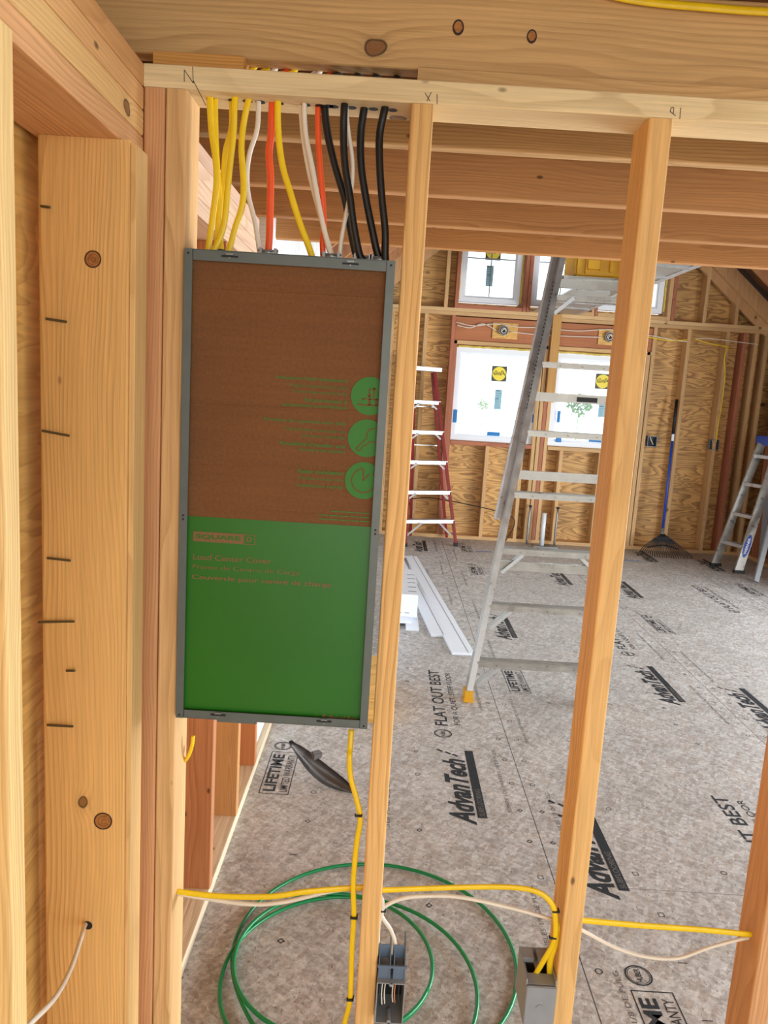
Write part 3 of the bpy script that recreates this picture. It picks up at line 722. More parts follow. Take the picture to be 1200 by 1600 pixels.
l5 = lip('frame_flange', -0.29, -0.215, Z0 - 0.004, Z0 + 0.003, 0.0013)
def slots(par, pts, nm='screw_hole', w_=0.0042, h_=0.0042, rd=True):
    for x, z in pts:
        b = bmesh.new()
        if rd: bm_disc(b, (x, ya - 0.0022, z), (1, 0, 0), (0, 0, 1), w_ / 2, 16)
        else: bm_box(b, (x, ya - 0.0014, z), (w_, 0.002, h_))
        finish(nm, b, 'steel_dark', par)
zm = atY(289, 805, ya).z; zm2 = atY(586, 828, ya).z
slots(l1, [(X0 + .007, Z1 - .008), (X0 + .007, Z0 + .006), (X0 + .007, zm), (X0 + .007, zm - .007)])
slots(l2, [(X1 - .007, Z1 - .008), (X1 - .007, Z0 + .006), (X1 - .007, zm2), (X1 - .007, zm2 - .007)])
for par, px in ((l3, (358, 546)), (l4, (340, 505))):
    for x in px:
        q = atY(x, 447 if par is l3 else 1152, ya)
        zc = Z1 - .0095 if par is l3 else Z0 + .0105
        slots(par, [(q.x, zc)], 'clip_slot', 0.028, 0.003, False)
        b = bmesh.new(); bm_box(b, (q.x, ya - .0022, zc + .0035), (0.012, 0.003, 0.003)); bm_cyl(b, (q.x, ya - .0042, zc - 0.003), (q.x, ya - .001, zc - .003), 0.0016, seg=10); finish('clip', b, 'zinc', par)
# dark right-hand gap beside the cover
yc = ya + 0.010
xa, xb = X0 + 0.004, X1 - 0.004
zg = atY(296, 806, yc).z
b = bmesh.new(); rng(b, xa, xb, yc + 0.0003, yc + 0.004, Z0 + 0.004, Z1 - 0.004)
card = finish('cardboard_cover', b, 'card', pan); card['label'] = 'brown cardboard cover printed in green'
b = bmesh.new(); rng(b, xa, xb, yc - 0.0004, yc, Z0 + 0.004, zg)
gp = finish('green_band', b, 'green', card)
yt = yc - 0.0009
def card_text(par, mat, items, y=yt):
    for s, p0, p1, h, bold in items:
        b = bmesh.new(); a = atY(*p0, y); c = atY(*p1, y); bm_text(b, s, (a.x, y, (a.z + c.z) / 2), (1, 0, 0), (0, 0, 1), c.x - a.x, h, bold); finish('lettering', b, mat, par)
def ct(x, y): return (400 + x / 5.4545, 570 + y / 5.4545)
def cu_(x, y): return (400 + x / 5.4545, 640 + y / 5.4545)
h = 0.0068
card_text(card, 'gprint', [
    ('Automatic flush adjustment', ct(165, 125), ct(785, 158), h * 1.05, .016),
    ('Ajuste automático para', ct(285, 190), ct(785, 218), h, .0), ('el montaje empotrado', ct(312, 242), ct(780, 270), h, .0),
    ('Encastrement à', ct(415, 312), ct(775, 335), h, .01), ('ajustement automatique', ct(222, 355), ct(775, 388), h, .014),
    ('Provision for optional door lock', cu_(65, 100), cu_(770, 142), h * 1.05, .016), ('Capacidad de instalar un', cu_(230, 180), cu_(765, 210), h, .0), ('bloqueo opcional', cu_(395, 240), cu_(762, 262), h, .0),
    ("Possibilité d'installer une", cu_(203, 300), cu_(760, 330), h, .014), ('serrure en option', cu_(370, 358), cu_(755, 382), h, .014),
    ('Faster installation', cu_(355, 540), cu_(748, 560), h * 1.05, .016), ('Rápida instalación', cu_(360, 600), cu_(742, 622), h, .0), ('Installation rapide', cu_(348, 660), cu_(738, 684), h, .014)])
b = bmesh.new()
for q0, q1 in ((cu_(640, 870), cu_(975, 888)), (cu_(535, 900), cu_(975, 918)), (cu_(540, 935), cu_(975, 955))):
    a = atY(*q0, yt); c_ = atY(*q1, yt)
    for k in range(5):
        bm_quad(b, (a.x + (c_.x - a.x) * k / 5, yt, a.z), (1, 0, 0), (0, 0, 1), (c_.x - a.x) / 5 * .86, 0.0018)
finish('printed_lines', b, 'gprint', card)
# three round pictograms, their right sides running under the flange
RC = 0.0335
cens = [atY(578, 619, yt), atY(573, 685, yt), atY(568, 751, yt)]
for c_ in cens:
    pass
ics = []
for c_ in cens:
    b = bmesh.new(); b.faces.new([b.verts.new((min(c_.x + RC * cos(2 * pi * i / 60), xb - .001), yt, c_.z + RC * sin(2 * pi * i / 60))) for i in range(60) if c_.x + RC * cos(2 * pi * i / 60) < xb + .012])
    ics.append(finish('round_pictogram', b, 'gprint', card))
b = bmesh.new(); y2 = yt - 0.0004
def L2(c_, pts): return [Vector((c_.x + x, y2, c_.z + z)) for x, z in pts]
c0, c1, c2 = cens
N = (0, 1, 0)
bm_stroke(b, L2(c0, [(-.001, .014), (-.001, -.001)]), .0025, N); bm_stroke(b, L2(c0, [(-.005, .003), (-.001, -.002), (.003, .003)]), .002, N)
bm_stroke(b, L2(c0, [(.007, -.002), (.007, .014)]), .0025, N); bm_stroke(b, L2(c0, [(.003, .010), (.007, .015), (.011, .010)]), .002, N)
bm_stroke(b, L2(c0, [(-.022, -.016), (.024, -.016)]), .0025, N); bm_stroke(b, L2(c0, [(-.013, -.009), (-.013, -.005), (.022, -.005)]), .0022, N)
bm_stroke(b, L2(c0, [(0, -.005), (0, -.016)]), .004, N); bm_stroke(b, L2(c0, [(.012, -.005), (.012, -.016)]), .004, N)
finish('pictogram_lines', b, 'card', ics[0]); b = bmesh.new()
bm_stroke(b, L2(c1, [(.016, .018), (.006, .017), (.000, .010), (.000, .001), (-.018, -.019), (-.014, -.023), (-.009, -.020), (-.006, -.014), (-.002, -.013), (.006, -.006), (.018, -.006)]), .0018, N)
finish('pictogram_lines', b, 'card', ics[1]); b = bmesh.new()
bm_ring(b, (c2.x, y2, c2.z), (1, 0, 0), (0, 0, 1), .0225, .002, 36, 95, 400)
bm_stroke(b, L2(c2, [(-.001, .022), (-.001, 0), (.010, .013)]), .002, N)
finish('pictogram_lines', b, 'card', ics[2])
# print on the green half
def g3(x, y): return (280 + x / 4.2857, 800 + y / 4.2857)
card_text(gp, 'tan', [('Load Center Cover', g3(92, 315), g3(615, 350), 0.0105, .008), ('Frente de Centro de Carga', g3(90, 382), g3(805, 435), 0.0105, -.003), ('Couvercle pour centre de charge', g3(85, 455), g3(1018, 515), 0.0115, .012)], yt - .0002)
b = bmesh.new(); yg = yt - .0002
a = atY(*g3(93, 195), yg); c_ = atY(*g3(428, 218), yg); wq = c_.x - a.x
bm_quad(b, (a.x, yg, a.z), (1, 0, 0), (0, 0, 1), wq, 0.0185); bm_frame(b, (a.x + wq, yg, a.z), (1, 0, 0), (0, 0, 1), 0.0215, 0.0185, 0.0012)
bm_text(b, 'D', (a.x + wq + .006, yg, a.z + .0045), (1, 0, 0), (0, 0, 1), 0.0095, 0.0095, .02)
lg = finish('square_mark', b, 'tan', gp)
b = bmesh.new(); bm_text(b, 'SQUARE', (a.x + .005, yg - .0004, a.z + .0045), (1, 0, 0), (0, 0, 1), wq - .01, .0095, .03); finish('lettering', b, 'green', lg)
def g4(x, y): return (400 + x / 5.4545, 1080 + y / 5.4545)
a = atY(*g4(560, 245), yg); xr = X1 - lw
card_text(gp, 'tan', [('Life Is On', g4(150, 248), g4(460, 248), 0.0095, 0.0)], yg)
b = bmesh.new(); s_a = atY(*g4(506, 310), yg); bm_quad(b, (s_a.x, yg, s_a.z), (1, 0, 0), (0, 0, 1), .0008, .029); finish('divider_line', b, 'tan', gp); b = bmesh.new()
bm_text(b, 'Schneider', (a.x, yg, a.z), (1, 0, 0), (0, 0, 1), 0.088 * 0.78, 0.0118, .03); finish('lettering', b, 'tan', gp)
b = bmesh.new(); bm_text(b, 'Electric', (a.x + .030, yg, a.z - .0125), (1, 0, 0), (0, 0, 1), 0.036, 0.0095, 0); finish('lettering', b, 'tan', gp); b = bmesh.new(); bm_ring(b, (a.x + .0225, yg, a.z - .007), (1, 0, 0), (0, 0, 1), .0048, .0014, 18); finish('logo_ring', b, 'tan', gp)
# cable clamps and knock-outs on the top of the can
for px, kk in ((340, 0), (418, 1), (516, 2), (565, 1), (590, 1)):
    q = atY(px, 440, 1.41); b = bmesh.new()
    bm_cyl(b, (q.x, 1.41, Z1), (q.x, 1.41, Z1 + 0.008), 0.0135, seg=20)
    if kk: bm_box(b, (q.x - .013, 1.41, Z1 + .009), (.005, .018, .012)); bm_box(b, (q.x + .013, 1.41, Z1 + .009), (.005, .018, .012)); bm_cyl(b, (q.x - .018, 1.405, Z1 + .011), (q.x + .018, 1.405, Z1 + .011), 0.002, seg=8)
    finish('cable_clamp', b, 'zinc' if kk else 'rubber', pan)

# ================================================================== cables into the panel
def K(pts, y=1.412, jit=None):
    out = []
    for i, (x, v) in enumerate(pts):
        yy_ = y + (jit[i] if jit else 0)
        out.append(atY(300 + x / 3, 60 + v / 3, yy_))
    return out
def up_tail(p, lean, drop=0.0):
    """the run above the plate: up through the gap and away over the joists"""
    return [p + Vector((lean * 0.35 + .012, 0.010, 0.105)), p + Vector((lean * 0.2 + .004, 0.005, 0.06))]
cab = []
def cable(pts, r, mat, label, group, r2=None, y=1.412, lean=0.1, jit=None):
    Pn = K(pts, y, jit)
    top = Pn[0].copy(); top.z = 2.032
    # straight through the plate, then up behind the joist
    head = [Vector((top.x + .05, 1.475, 2.21)), Vector((top.x + .034, 1.475, 2.15)), Vector((top.x + .018, 1.466, 2.103)), Vector((top.x + .004, 1.425, 2.072))]
    Pn[-1].z = Z1 + .001
    o = tube('cable', head + [top] + Pn[1:] + [Pn[-1] - Vector((0, 0, .012))], r, mat, r2)
    tag(o, label, 'cable', group); return o
YG, WG, OG, BG = 'yellow cables dropping into the panel', 'white cables dropping into the panel', 'orange cables dropping into the panel', 'black cables dropping into the panel'
cable([(85, 282), (92, 430), (110, 560), (115, 680), (98, 830), (80, 960), (72, 1110)], .0056, 'yellow', 'leftmost thick yellow cable entering the panel top', YG, .0026, y=1.404)
cable([(108, 285), (110, 450), (118, 620), (128, 760), (122, 900), (108, 1020), (90, 1115)], .0056, 'yellow', 'second yellow cable, lying against the leftmost one', YG, .0026, y=1.411)
cable([(190, 285), (186, 420), (160, 520), (150, 620), (136, 760), (130, 900), (140, 1010), (150, 1120)], .0054, 'yellow', 'yellow cable ending right behind the crossing one', YG, .0026, y=1.417)
cable([(202, 285), (196, 430), (180, 580), (166, 720), (152, 860), (120, 960), (68, 1035), (44, 1112)], .0054, 'yellow', 'yellow cable crossing leftwards in front of the others', YG, .0026, y=1.397)
cable([(268, 290), (242, 400), (232, 520), (242, 680), (234, 790), (205, 880), (180, 970), (150, 1040), (124, 1115)], .0055, 'yellow', 'yellow cable with black scribbles near the panel', YG, .0028, y=1.404)
cable([(313, 300), (306, 420), (270, 540), (258, 640), (265, 740), (295, 860), (312, 970), (314, 1130)], .0043, 'white', 'white cable left of the thick orange one', WG, y=1.410)
cable([(378, 300), (370, 450), (361, 540), (368, 650), (366, 800), (362, 950), (350, 1060), (338, 1125)], .0064, 'orange', 'thick orange cable on the left', OG, .0036)
cable([(403, 305), (405, 450), (425, 600), (460, 720), (500, 850), (545, 970), (580, 1060), (610, 1150)], .0056, 'yellow', 'single yellow cable slanting right across the gap', YG, .0028, y=1.404)
cable([(510, 308), (517, 440), (542, 600), (575, 740), (605, 850), (640, 960), (675, 1060), (697, 1155)], .0036, 'white', 'thin white cable, left one of the slanting pair', WG, y=1.418)
cable([(527, 308), (532, 440), (562, 600), (590, 760), (615, 880), (640, 980), (655, 1155)], .0046, 'white', 'thicker white cable of the slanting pair', WG, y=1.408)
cable([(592, 315), (591, 440), (600, 600), (612, 740), (618, 880), (612, 960), (620, 1070), (636, 1155)], .0052, 'orange', 'orange cable on the right, behind the white pair', OG, .0034, y=1.420)
cable([(622, 318), (636, 450), (670, 600), (715, 750), (738, 870), (765, 1000), (788, 1140)], .0066, 'black', 'leftmost thick black cable', BG, y=1.418)
cable([(722, 330), (732, 430), (751, 560), (751, 670), (735, 760), (712, 880), (696, 980), (694, 1080), (700, 1155)], .0038, 'white', 'white cable weaving between the black ones', WG, y=1.409)
cable([(715, 322), (710, 450), (718, 600), (740, 740), (757, 870), (785, 1010), (803, 1140)], .0064, 'black', 'second black cable from the left', BG, y=1.398)
cable([(808, 330), (791, 450), (793, 600), (815, 750), (845, 900), (870, 1010), (890, 1165)], .0068, 'black', 'third black cable from the left', BG, y=1.412)
cable([(906, 340), (880, 450), (880, 600), (890, 750), (905, 900), (905, 1010), (900, 1165)], .0066, 'black', 'rightmost of the four thick black cables', BG, y=1.402)
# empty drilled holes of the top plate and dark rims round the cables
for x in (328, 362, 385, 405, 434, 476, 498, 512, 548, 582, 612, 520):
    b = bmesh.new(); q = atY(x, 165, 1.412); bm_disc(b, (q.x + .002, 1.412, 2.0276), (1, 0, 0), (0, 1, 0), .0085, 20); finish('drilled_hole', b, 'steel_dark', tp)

# ================================================================== low cables, boxes
def T(pts, y): return [atY(a, b_, y) for a, b_ in pts]
def T3(pts): return [atY(*p_) for p_ in pts]
o = tube('cable', T3([(270, 1391, 1.415), (278, 1393, 1.41), (340, 1400, 1.405), (420, 1401, 1.40), (480, 1393, 1.40), (555, 1387, 1.41), (575, 1388, 1.41)]), .0064, 'yellow', .0036)
tag(o, 'low yellow cable strung left of the panel-side stud', 'cable', 'low cables strung through the studs')
o = tube('cable', T3([(270, 1395, 1.42), (282, 1397, 1.415), (380, 1412, 1.41), (440, 1410, 1.41), (520, 1392, 1.415), (575, 1388, 1.42)]), .0042, 'white')
tag(o, 'low white cable sagging under the yellow one, left of the stud', 'cable', 'low cables strung through the studs')
o = tube('cable', T3([(575, 1391, 1.41), (592, 1391, 1.41), (700, 1387, 1.41), (790, 1386, 1.405), (838, 1393, 1.395), (862, 1412, 1.388), (868, 1440, 1.387), (866, 1470, 1.387), (850, 1500, 1.393), (836, 1524, 1.40), (834, 1534, 1.41)]), .0058, 'yellow', .0036)
tag(o, 'yellow cable running right from the panel-side stud and down into the gray box', 'cable', 'low cables strung through the studs')
o = tube('cable', T3([(1195, 1464, 1.42), (1180, 1461, 1.41), (1100, 1453, 1.405), (1000, 1446, 1.405), (909, 1438, 1.405), (885, 1437, 1.405), (876, 1448, 1.392), (868, 1475, 1.39), (860, 1500, 1.395), (859, 1524, 1.40), (859, 1534, 1.41)]), .0064, 'yellow', .0036)
tag(o, 'thick yellow cable from the lower right stud over to the gray box', 'cable', 'low cables strung through the studs')
o = tube('cable', T3([(618, 1490, 1.40), (617, 1472, 1.395), (610, 1452, 1.39), (598, 1434, 1.387), (597, 1420, 1.389), (625, 1405, 1.40), (665, 1400, 1.41), (720, 1402, 1.41), (800, 1419, 1.41), (865, 1437, 1.415), (885, 1442, 1.42)]), .0040, 'white')
tag(o, 'thin white cable from the open box up and over to the right stud', 'cable', 'low cables strung through the studs')
o = tube('cable', T3([(592, 1490, 1.40), (591, 1470, 1.395), (592, 1445, 1.388), (597, 1425, 1.387), (597, 1405, 1.387), (588, 1396, 1.40), (575, 1395, 1.41)]), .0040, 'white')
tag(o, 'short white cable looping from the panel-side stud into the open box', 'cable', 'low cables strung through the studs')
o = tube('cable', T3([(885, 1445, 1.42), (908, 1453, 1.42), (960, 1480, 1.415), (1010, 1495, 1.41), (1060, 1497, 1.41), (1110, 1480, 1.41), (1165, 1466, 1.415), (1190, 1466, 1.42)]), .0036, 'white')
tag(o, 'thin white cable sagging toward the lower right stud', 'cable', 'low cables strung through the studs')
o = tube('cable', T3([(549, 1140, 1.42), (547, 1168, 1.41), (546, 1185, 1.40), (548, 1215, 1.40), (557, 1248, 1.395), (563, 1280, 1.39), (557, 1320, 1.39), (552, 1380, 1.39), (553, 1430, 1.39), (550, 1480, 1.39), (547, 1560, 1.39), (538, 1600, 1.40), (530, 1640, 1.41)]), .0054, 'yellow', .0032)
tag(o, 'yellow cable hanging down from the panel bottom along the stud', 'cable')
o = tube('cable', T3([(858, 1575, 1.43), (856, 1585, 1.43), (850, 1630, 1.43)]), .0036, 'yellow'); tag(o, 'yellow cable end leaving the bottom of the gray box', 'cable')
o = tube('cable', T3([(302, 1150, 1.43), (300, 1165, 1.43), (294, 1182, 1.44), (283, 1195, 1.46)]), .0036, 'yellow'); tag(o, 'short bright yellow cable under the lower left panel corner', 'cable')
o = tube('cable', T3([(140, 1446, 1.285), (133, 1445, 1.258), (126, 1468, 1.20), (110, 1515, 1.12), (85, 1560, 1.02), (48, 1598, 0.93), (20, 1625, 0.90)]), .0040, 'white'); tag(o, 'white cable coming out of the hole in the wide knotty stud', 'cable')
# staples
for x, y, par in ((560, 1275, 0), (553, 1435, 0), (547, 1563, 0), (869, 1425, 1), (864, 1466, 1), (597, 1424, 2)):
    q = atY(x, y, 1.384); b = bmesh.new(); bm_box(b, (q.x, q.y, q.z), (.014, .003, .0035)); bm_box(b, (q.x + .006, q.y + .006, q.z), (.003, .012, .003)); bm_box(b, (q.x - .006, q.y + .003, q.z), (.003, .006, .003))
    o = finish('cable_staple', b, 'rubber')
    tag(o, ['staple on the hanging yellow cable, %s' % {1275: 'upper one', 1435: 'middle one', 1563: 'lowest one'}.get(y, ''), 'staple on the stud above the gray box, %s' % ('upper one' if y == 1425 else 'lower one'), 'staple pinching the white cables over the open box'][par], 'staple', 'cable staples')

# open outlet box right of the panel-side stud
def outlet_open():
    x0, x1, z0, z1 = 0.0430, 0.0995, 0.307, 0.398
    e = empty('outlet_box', ((x0 + x1) / 2, 1.372, z0), 'open gray plastic outlet box with loose wires inside, right of the panel-side stud', 'outlet box')
    ya_, yb_ = 1.352, 1.43; t = .0022
    b = bmesh.new(); rng(b, x0, x0 + t, ya_, yb_, z0, z1); rng(b, x1 - t, x1, ya_, yb_, z0, z1); rng(b, x0 + t, x1 - t, ya_, yb_, z0, z0 + t); rng(b, x0 + t, x1 - t, ya_, yb_, z1 - t, z1); rng(b, x0 + t, x1 - t, yb_ - t, yb_, z0 + t, z1 - t)
    finish('box_shell', b, 'boxgrey', e)
    b = bmesh.new(); rng(b, x0 + t, x1 - t, yb_ - 2 * t, yb_ - t, z0 + t, z1 - t); finish('back_plate', b, 'steel_dark', e)
    xm = (x0 + x1) / 2
    for zz in (z0 + .004, z1 - .004):
        b = bmesh.new(); bm_cyl(b, (xm, ya_, zz), (xm, ya_ + .03, zz), .0042, seg=14); finish('screw_boss', b, 'boxgrey', e)
    b = bmesh.new()
    for xx in (x0 + .0015, x1 - .0255):
        prism_pts = [(1.362, z1), (1.43, z1), (1.43, z1 + .055), (1.39, z1 + .055), (1.362, z1 + .030)]
        for xa_, xb_ in ((xx, xx + .0022), (xx + .0218, xx + .024)):
            A = [b.verts.new((xa_, p_[0], p_[1])) for p_ in prism_pts]; B = [b.verts.new((xb_, p_[0], p_[1])) for p_ in prism_pts]
            b.faces.new(A); b.faces.new(B[::-1])
            for i in range(5): b.faces.new((A[i], B[i], B[(i + 1) % 5], A[(i + 1) % 5]))
        rng(b, xx + .0022, xx + .0218, 1.364, 1.366, z1, z1 + .03); rng(b, xx + .0022, xx + .0218, 1.389, 1.391, z1 + .026, z1 + .055)
    rng(b, x0 - .0005, x1 + .001, 1.360, 1.3635, z1 + .026, z1 + .031)
    finish('cable_entry', b, 'boxblue', e)
    for k, (xx, m_) in enumerate(((.053, 'black'), (.057, 'white'), (.0625, 'white'), (.083, 'copper'), (.0785, 'white'), (.091, 'black'))):
        tube('wire', [(xx + .004, 1.41, z1 - .004), (xx - .001, 1.385, z1 - .02), (xx - .003, 1.372, z1 - .04), (xx - .001, 1.366, z1 - .062 + k * .002)], .0013, m_, parent=e, seg=8)
outlet_open()
def outlet_side():
    # deep single-gang box nailed on the left of the tall stud, mouth facing the near room
    x0, x1, z0, z1 = 0.340, 0.4005, 0.315, 0.404
    e = empty('outlet_box', ((x0 + x1) / 2, 1.38, z0), 'closed gray plastic box nailed to the tall stud, two yellow cables entering its top', 'outlet box')
    b = bmesh.new(); rng(b, x0, x1, 1.358, 1.364, z0, z1); bmesh.ops.bevel(b, geom=b.edges[:], offset=.0015, segments=2, affect='EDGES')
    for k in range(7): bm_cyl(b, (x0 + .006 + k * .008, 1.3585, z0), (x0 + .006 + k * .008, 1.3585, z0 - .004), .0028, seg=8) if k % 2 else None
    f_ = finish('front_face', b, 'boxgrey', e)
    b = bmesh.new(); bm_cyl(b, ((x0 + x1) / 2, 1.357, .358), ((x0 + x1) / 2, 1.3585, .358), .008, seg=24); finish('round_boss', b, 'boxgrey', f_)
    b = bmesh.new(); rng(b, x0, x0 + .0025, 1.364, 1.455, z0 + .002, z1 + .012); rng(b, x1 - .0025, x1, 1.364, 1.455, z0 + .002, z1 + .012); rng(b, x0 + .0025, x1 - .0025, 1.364, 1.455, z0 + .002, z0 + .0045); rng(b, x0 + .0025, x1 - .0025, 1.4525, 1.455, z0, z1 + .012); rng(b, x0 + .0025, x1 - .0025, 1.366, 1.396, z1 - .0025, z1)
    rng(b, x0 + .0025, x0 + .008, 1.396, 1.4525, z1 - .0025, z1); rng(b, x0 + .026, x1 - .026, 1.396, 1.4525, z1 - .0025, z1); rng(b, x1 - .008, x1 - .0025, 1.396, 1.4525, z1 - .0025, z1)
    finish('box_shell', b, 'boxgrey', e)
    b = bmesh.new(); rng(b, x0 + .003, x0 + .026, 1.425, 1.4525, z1, z1 + .011); rng(b, x0 + .034, x1 - .003, 1.425, 1.4525, z1, z1 + .011)
    finish('cable_entry', b, 'boxgrey', e)
outlet_side()

# yellow cable draped along the first joist at the top right
o = tube('cable', T3([(930, -14, 1.417), (975, -3, 1.415), (1030, 5, 1.414), (1100, 11, 1.414), (1160, 16, 1.414), (1215, 19, 1.414), (1300, 22, 1.414)]), .0068, 'yellow', .0035)
tag(o, 'flat yellow cable along the top of the first joist, upper right corner', 'cable')

# ================================================================== green wire coil
def coil():
    pts = []; random.seed(5)
    spec = [((0.05, 1.925), 0.392), ((-0.015, 1.80), 0.335), ((-0.062, 1.868), 0.268)]
    z = .006; N_ = 36
    for k in range(N_ * 3 + 6):
        f = k / N_; i = min(int(f), 2); j = min(i + 1, 2); s = min(max((f - i - .75) / .25, 0), 1) if i < 2 else 0
        s = s * s * (3 - 2 * s)
        cx_ = spec[i][0][0] * (1 - s) + spec[j][0][0] * s; cy_ = spec[i][0][1] * (1 - s) + spec[j][0][1] * s; r = spec[i][1] * (1 - s) + spec[j][1] * s
        a = radians(-70) + 2 * pi * f
        pts.append(Vector((cx_ + r * cos(a), cy_ + r * sin(a), .005 + .0075 * min(f, 2.6))))
    o = tube('wire_coil', pts, .0056, 'greenw', ref=(0, 0, 1), seg=8, n=2); tag(o, 'loose coil of green ground wire on the subfloor', 'wire coil')
coil()

# ================================================================== aluminum stepladder
def ladder_main():
    foot = atZ(727, 1095); e = empty('stepladder', (foot.x, foot.y, 0), 'tall aluminum stepladder standing behind the tall stud', 'ladder')
    def Lp(z): return Vector((0.484 + 0.180 * z, foot.y + 0.012 + 0.30 * z, z))
    def Rp(z): return Vector((1.12 + 0.075 * z, foot.y + 0.02 + 0.30 * z, z))
    tp_ = 2.42
    def rail(A, B, nm='rail', mat='alu_dark'):
        a, b_ = Vector(A), Vector(B); z = (b_ - a).normalized(); x = Vector((0, 1, 0)).cross(z).normalized(); y = z.cross(x)
        bmx = bmesh.new(); L = (b_ - a).length; R3 = Matrix((x, y, z)).transposed()
        for cx_, cy_, sx, sy in ((0, .033, .030, .003), (0, -.033, .030, .003), (-.0135, 0, .003, .066), (.006, .0, .004, .012)):
            bm_box(bmx, (cx_, cy_, 0), (sx, sy, L))
        o = finish(nm, bmx, mat, e, M4=Matrix.Translation((a + b_) / 2) @ R3.to_4x4()); return o
    r1 = rail(Lp(0.02), Lp(tp_)); r2 = rail(Rp(0.02), Rp(tp_))
    # tread slots seen down the outer face
    for A in (Lp, Rp):
        b = bmesh.new(); q = A(0.03); bm_box(b, q, (.046, .078, .055)); bm_box(b, q + Vector((0, -.02, -.02)), (.052, .05, .02)); 
        bmesh.ops.bevel(b, geom=b.edges[:], offset=.003, segments=2, affect='EDGES'); finish('foot_cap', b, 'capyel', e)
    for z in (.20, .48, .765, 1.055, 1.38, 1.75, 2.12):
        a = Lp(z) + Vector((.008, 0, 0)); c_ = Rp(z) - Vector((.008, 0, 0)); b = bmesh.new(); w_ = c_.x - a.x; xm = (a.x + c_.x) / 2
        bm_box(b, (xm, a.y, z), (w_, .078, .003)); bm_box(b, (xm, a.y - .037, z - .014), (w_, .003, .028)); bm_box(b, (xm, a.y + .037, z - .012), (w_, .003, .024))
        for k in range(5): bm_box(b, (xm, a.y - .03 + k * .015, z + .0025), (w_, .005, .003))
        for k in range(2): bm_box(b, (xm, a.y - .0395, z - .007 - k * .012), (w_, .002, .004))
        st = finish('step', b, 'alu', e)
        b = bmesh.new()
        for s_ in (.10, w_ - .10, .22): bm_cyl(b, (a.x + s_, a.y - .041, z - .014), (a.x + s_, a.y - .037, z - .014), .005, seg=12)
        finish('rivet', b, 'zinc', st)
        if z < .9:
            for sgn, base in ((1, a), (-1, c_)):
                for dy in (-.03, .03):
                    bar('brace', (base.x + sgn * .005, base.y + dy * .8 - .03, z - .125), (base.x + sgn * .115, base.y + dy, z - .028), .018, .004, 'alu_dark', parent=e, bev=0)
    # rear section
    def Lq(z): return Vector((0.56 + 0.125 * z, foot.y + 1.22 - 0.20 * z, z))
    def Rq(z): return Vector((1.10 + 0.075 * z, foot.y + 1.22 - 0.20 * z, z))
    rail(Lp(.90) + Vector((-.030, .075, 0)), Lp(2.40) + Vector((-.030, .072, 0)), 'rear_rail', 'alu_bright')
    rail(Rp(.90) + Vector((.030, .075, 0)), Rp(2.15) + Vector((.030, .072, 0)), 'rear_rail', 'alu_bright')
    for z, mt in ((.675, 'alu'), (1.145, 'alu'), (1.565, 'alu')):
        a = Lp(z) + Vector((.008, 0.012, 0)); c_ = Rp(z) + Vector((-.008, 0.012, 0)); b = bmesh.new()
        xm = (a.x + c_.x) / 2; w_ = c_.x - a.x
        bm_box(b, (xm, a.y - .012, z + .0), (w_, .003, .048)); bm_box(b, (xm, a.y, z + .022), (w_, .024, .003)); bm_box(b, (xm, a.y, z - .022), (w_, .024, .003))
        for k in range(3): bm_box(b, (xm, a.y - .0145, z - .012 + k * .012), (w_, .002, .003))
        finish('cross_bar', b, mt, e)
    for z in (.86, 1.55):
        pass
    b = bmesh.new()
    for k in range(34):
        z = 1.50 + k * .021; q = Lp(z) + Vector((-.0165, -.004, 0)); bm_cyl(b, q, q + Vector((-.003, 0, 0)), .0052, seg=8)
    finish('adjustment_holes', b, 'steel_dark', r1)
    q = Lp(1.56); b = bmesh.new(); bm_box(b, (q.x + .30, q.y - .004, 1.562), (.11, .001, .026)); finish('warning_label', b, 'steel_dark', e)
    b = bmesh.new(); rng(b, .92, 1.40, 4.52, 4.95, 2.24, 2.2515); rng(b, .90, 1.40, 4.42, 4.44, 2.168, 2.216); rng(b, .92, .94, 4.44, 4.95, 2.205, 2.24); rng(b, 1.32, 1.34, 4.44, 4.95, 2.205, 2.24); finish('top_shelf', b, 'alu', e)
    q1 = Lp(2.08) + Vector((.01, 0, 0)); bar('brace', q1 + Vector((0, -.03, -.06)), q1 + Vector((.10, -.03, .03)), .02, .004, 'alu_bright', parent=e, bev=0)
    return e
ladder_main()
# work platform spanning from the loft to the far wall plates
e = empty('work_platform', (1.64, 4.5, 2.432), 'aluminum scaffold plank spanning overhead from the loft edge to the far wall', 'scaffold plank')
b = bmesh.new(); rng(b, 1.42, 1.86, 2.9, 8.19, 2.4345, 2.445)
for k in range(11): rng(b, 1.43, 1.85, 3.4 + k * .42, 3.43 + k * .42, 2.422, 2.4345)
finish('deck', b, 'alu_dark', e)
b = bmesh.new(); rng(b, 1.86, 1.885, 2.9, 8.19, 2.4335, 2.49); rng(b, 1.84, 1.89, 2.9, 8.19, 2.4315, 2.4335); finish('side_rail', b, 'alu_bright', e)
b = bmesh.new(); rng(b, 1.404, 1.42, 2.9, 8.19, 2.4335, 2.446); finish('side_rail', b, 'alu_dark', e)
b = bmesh.new(); rng(b, 1.42, 1.86, 2.92, 3.0, 2.2585, 2.4345); finish('end_block', b, 'ply_near', e)
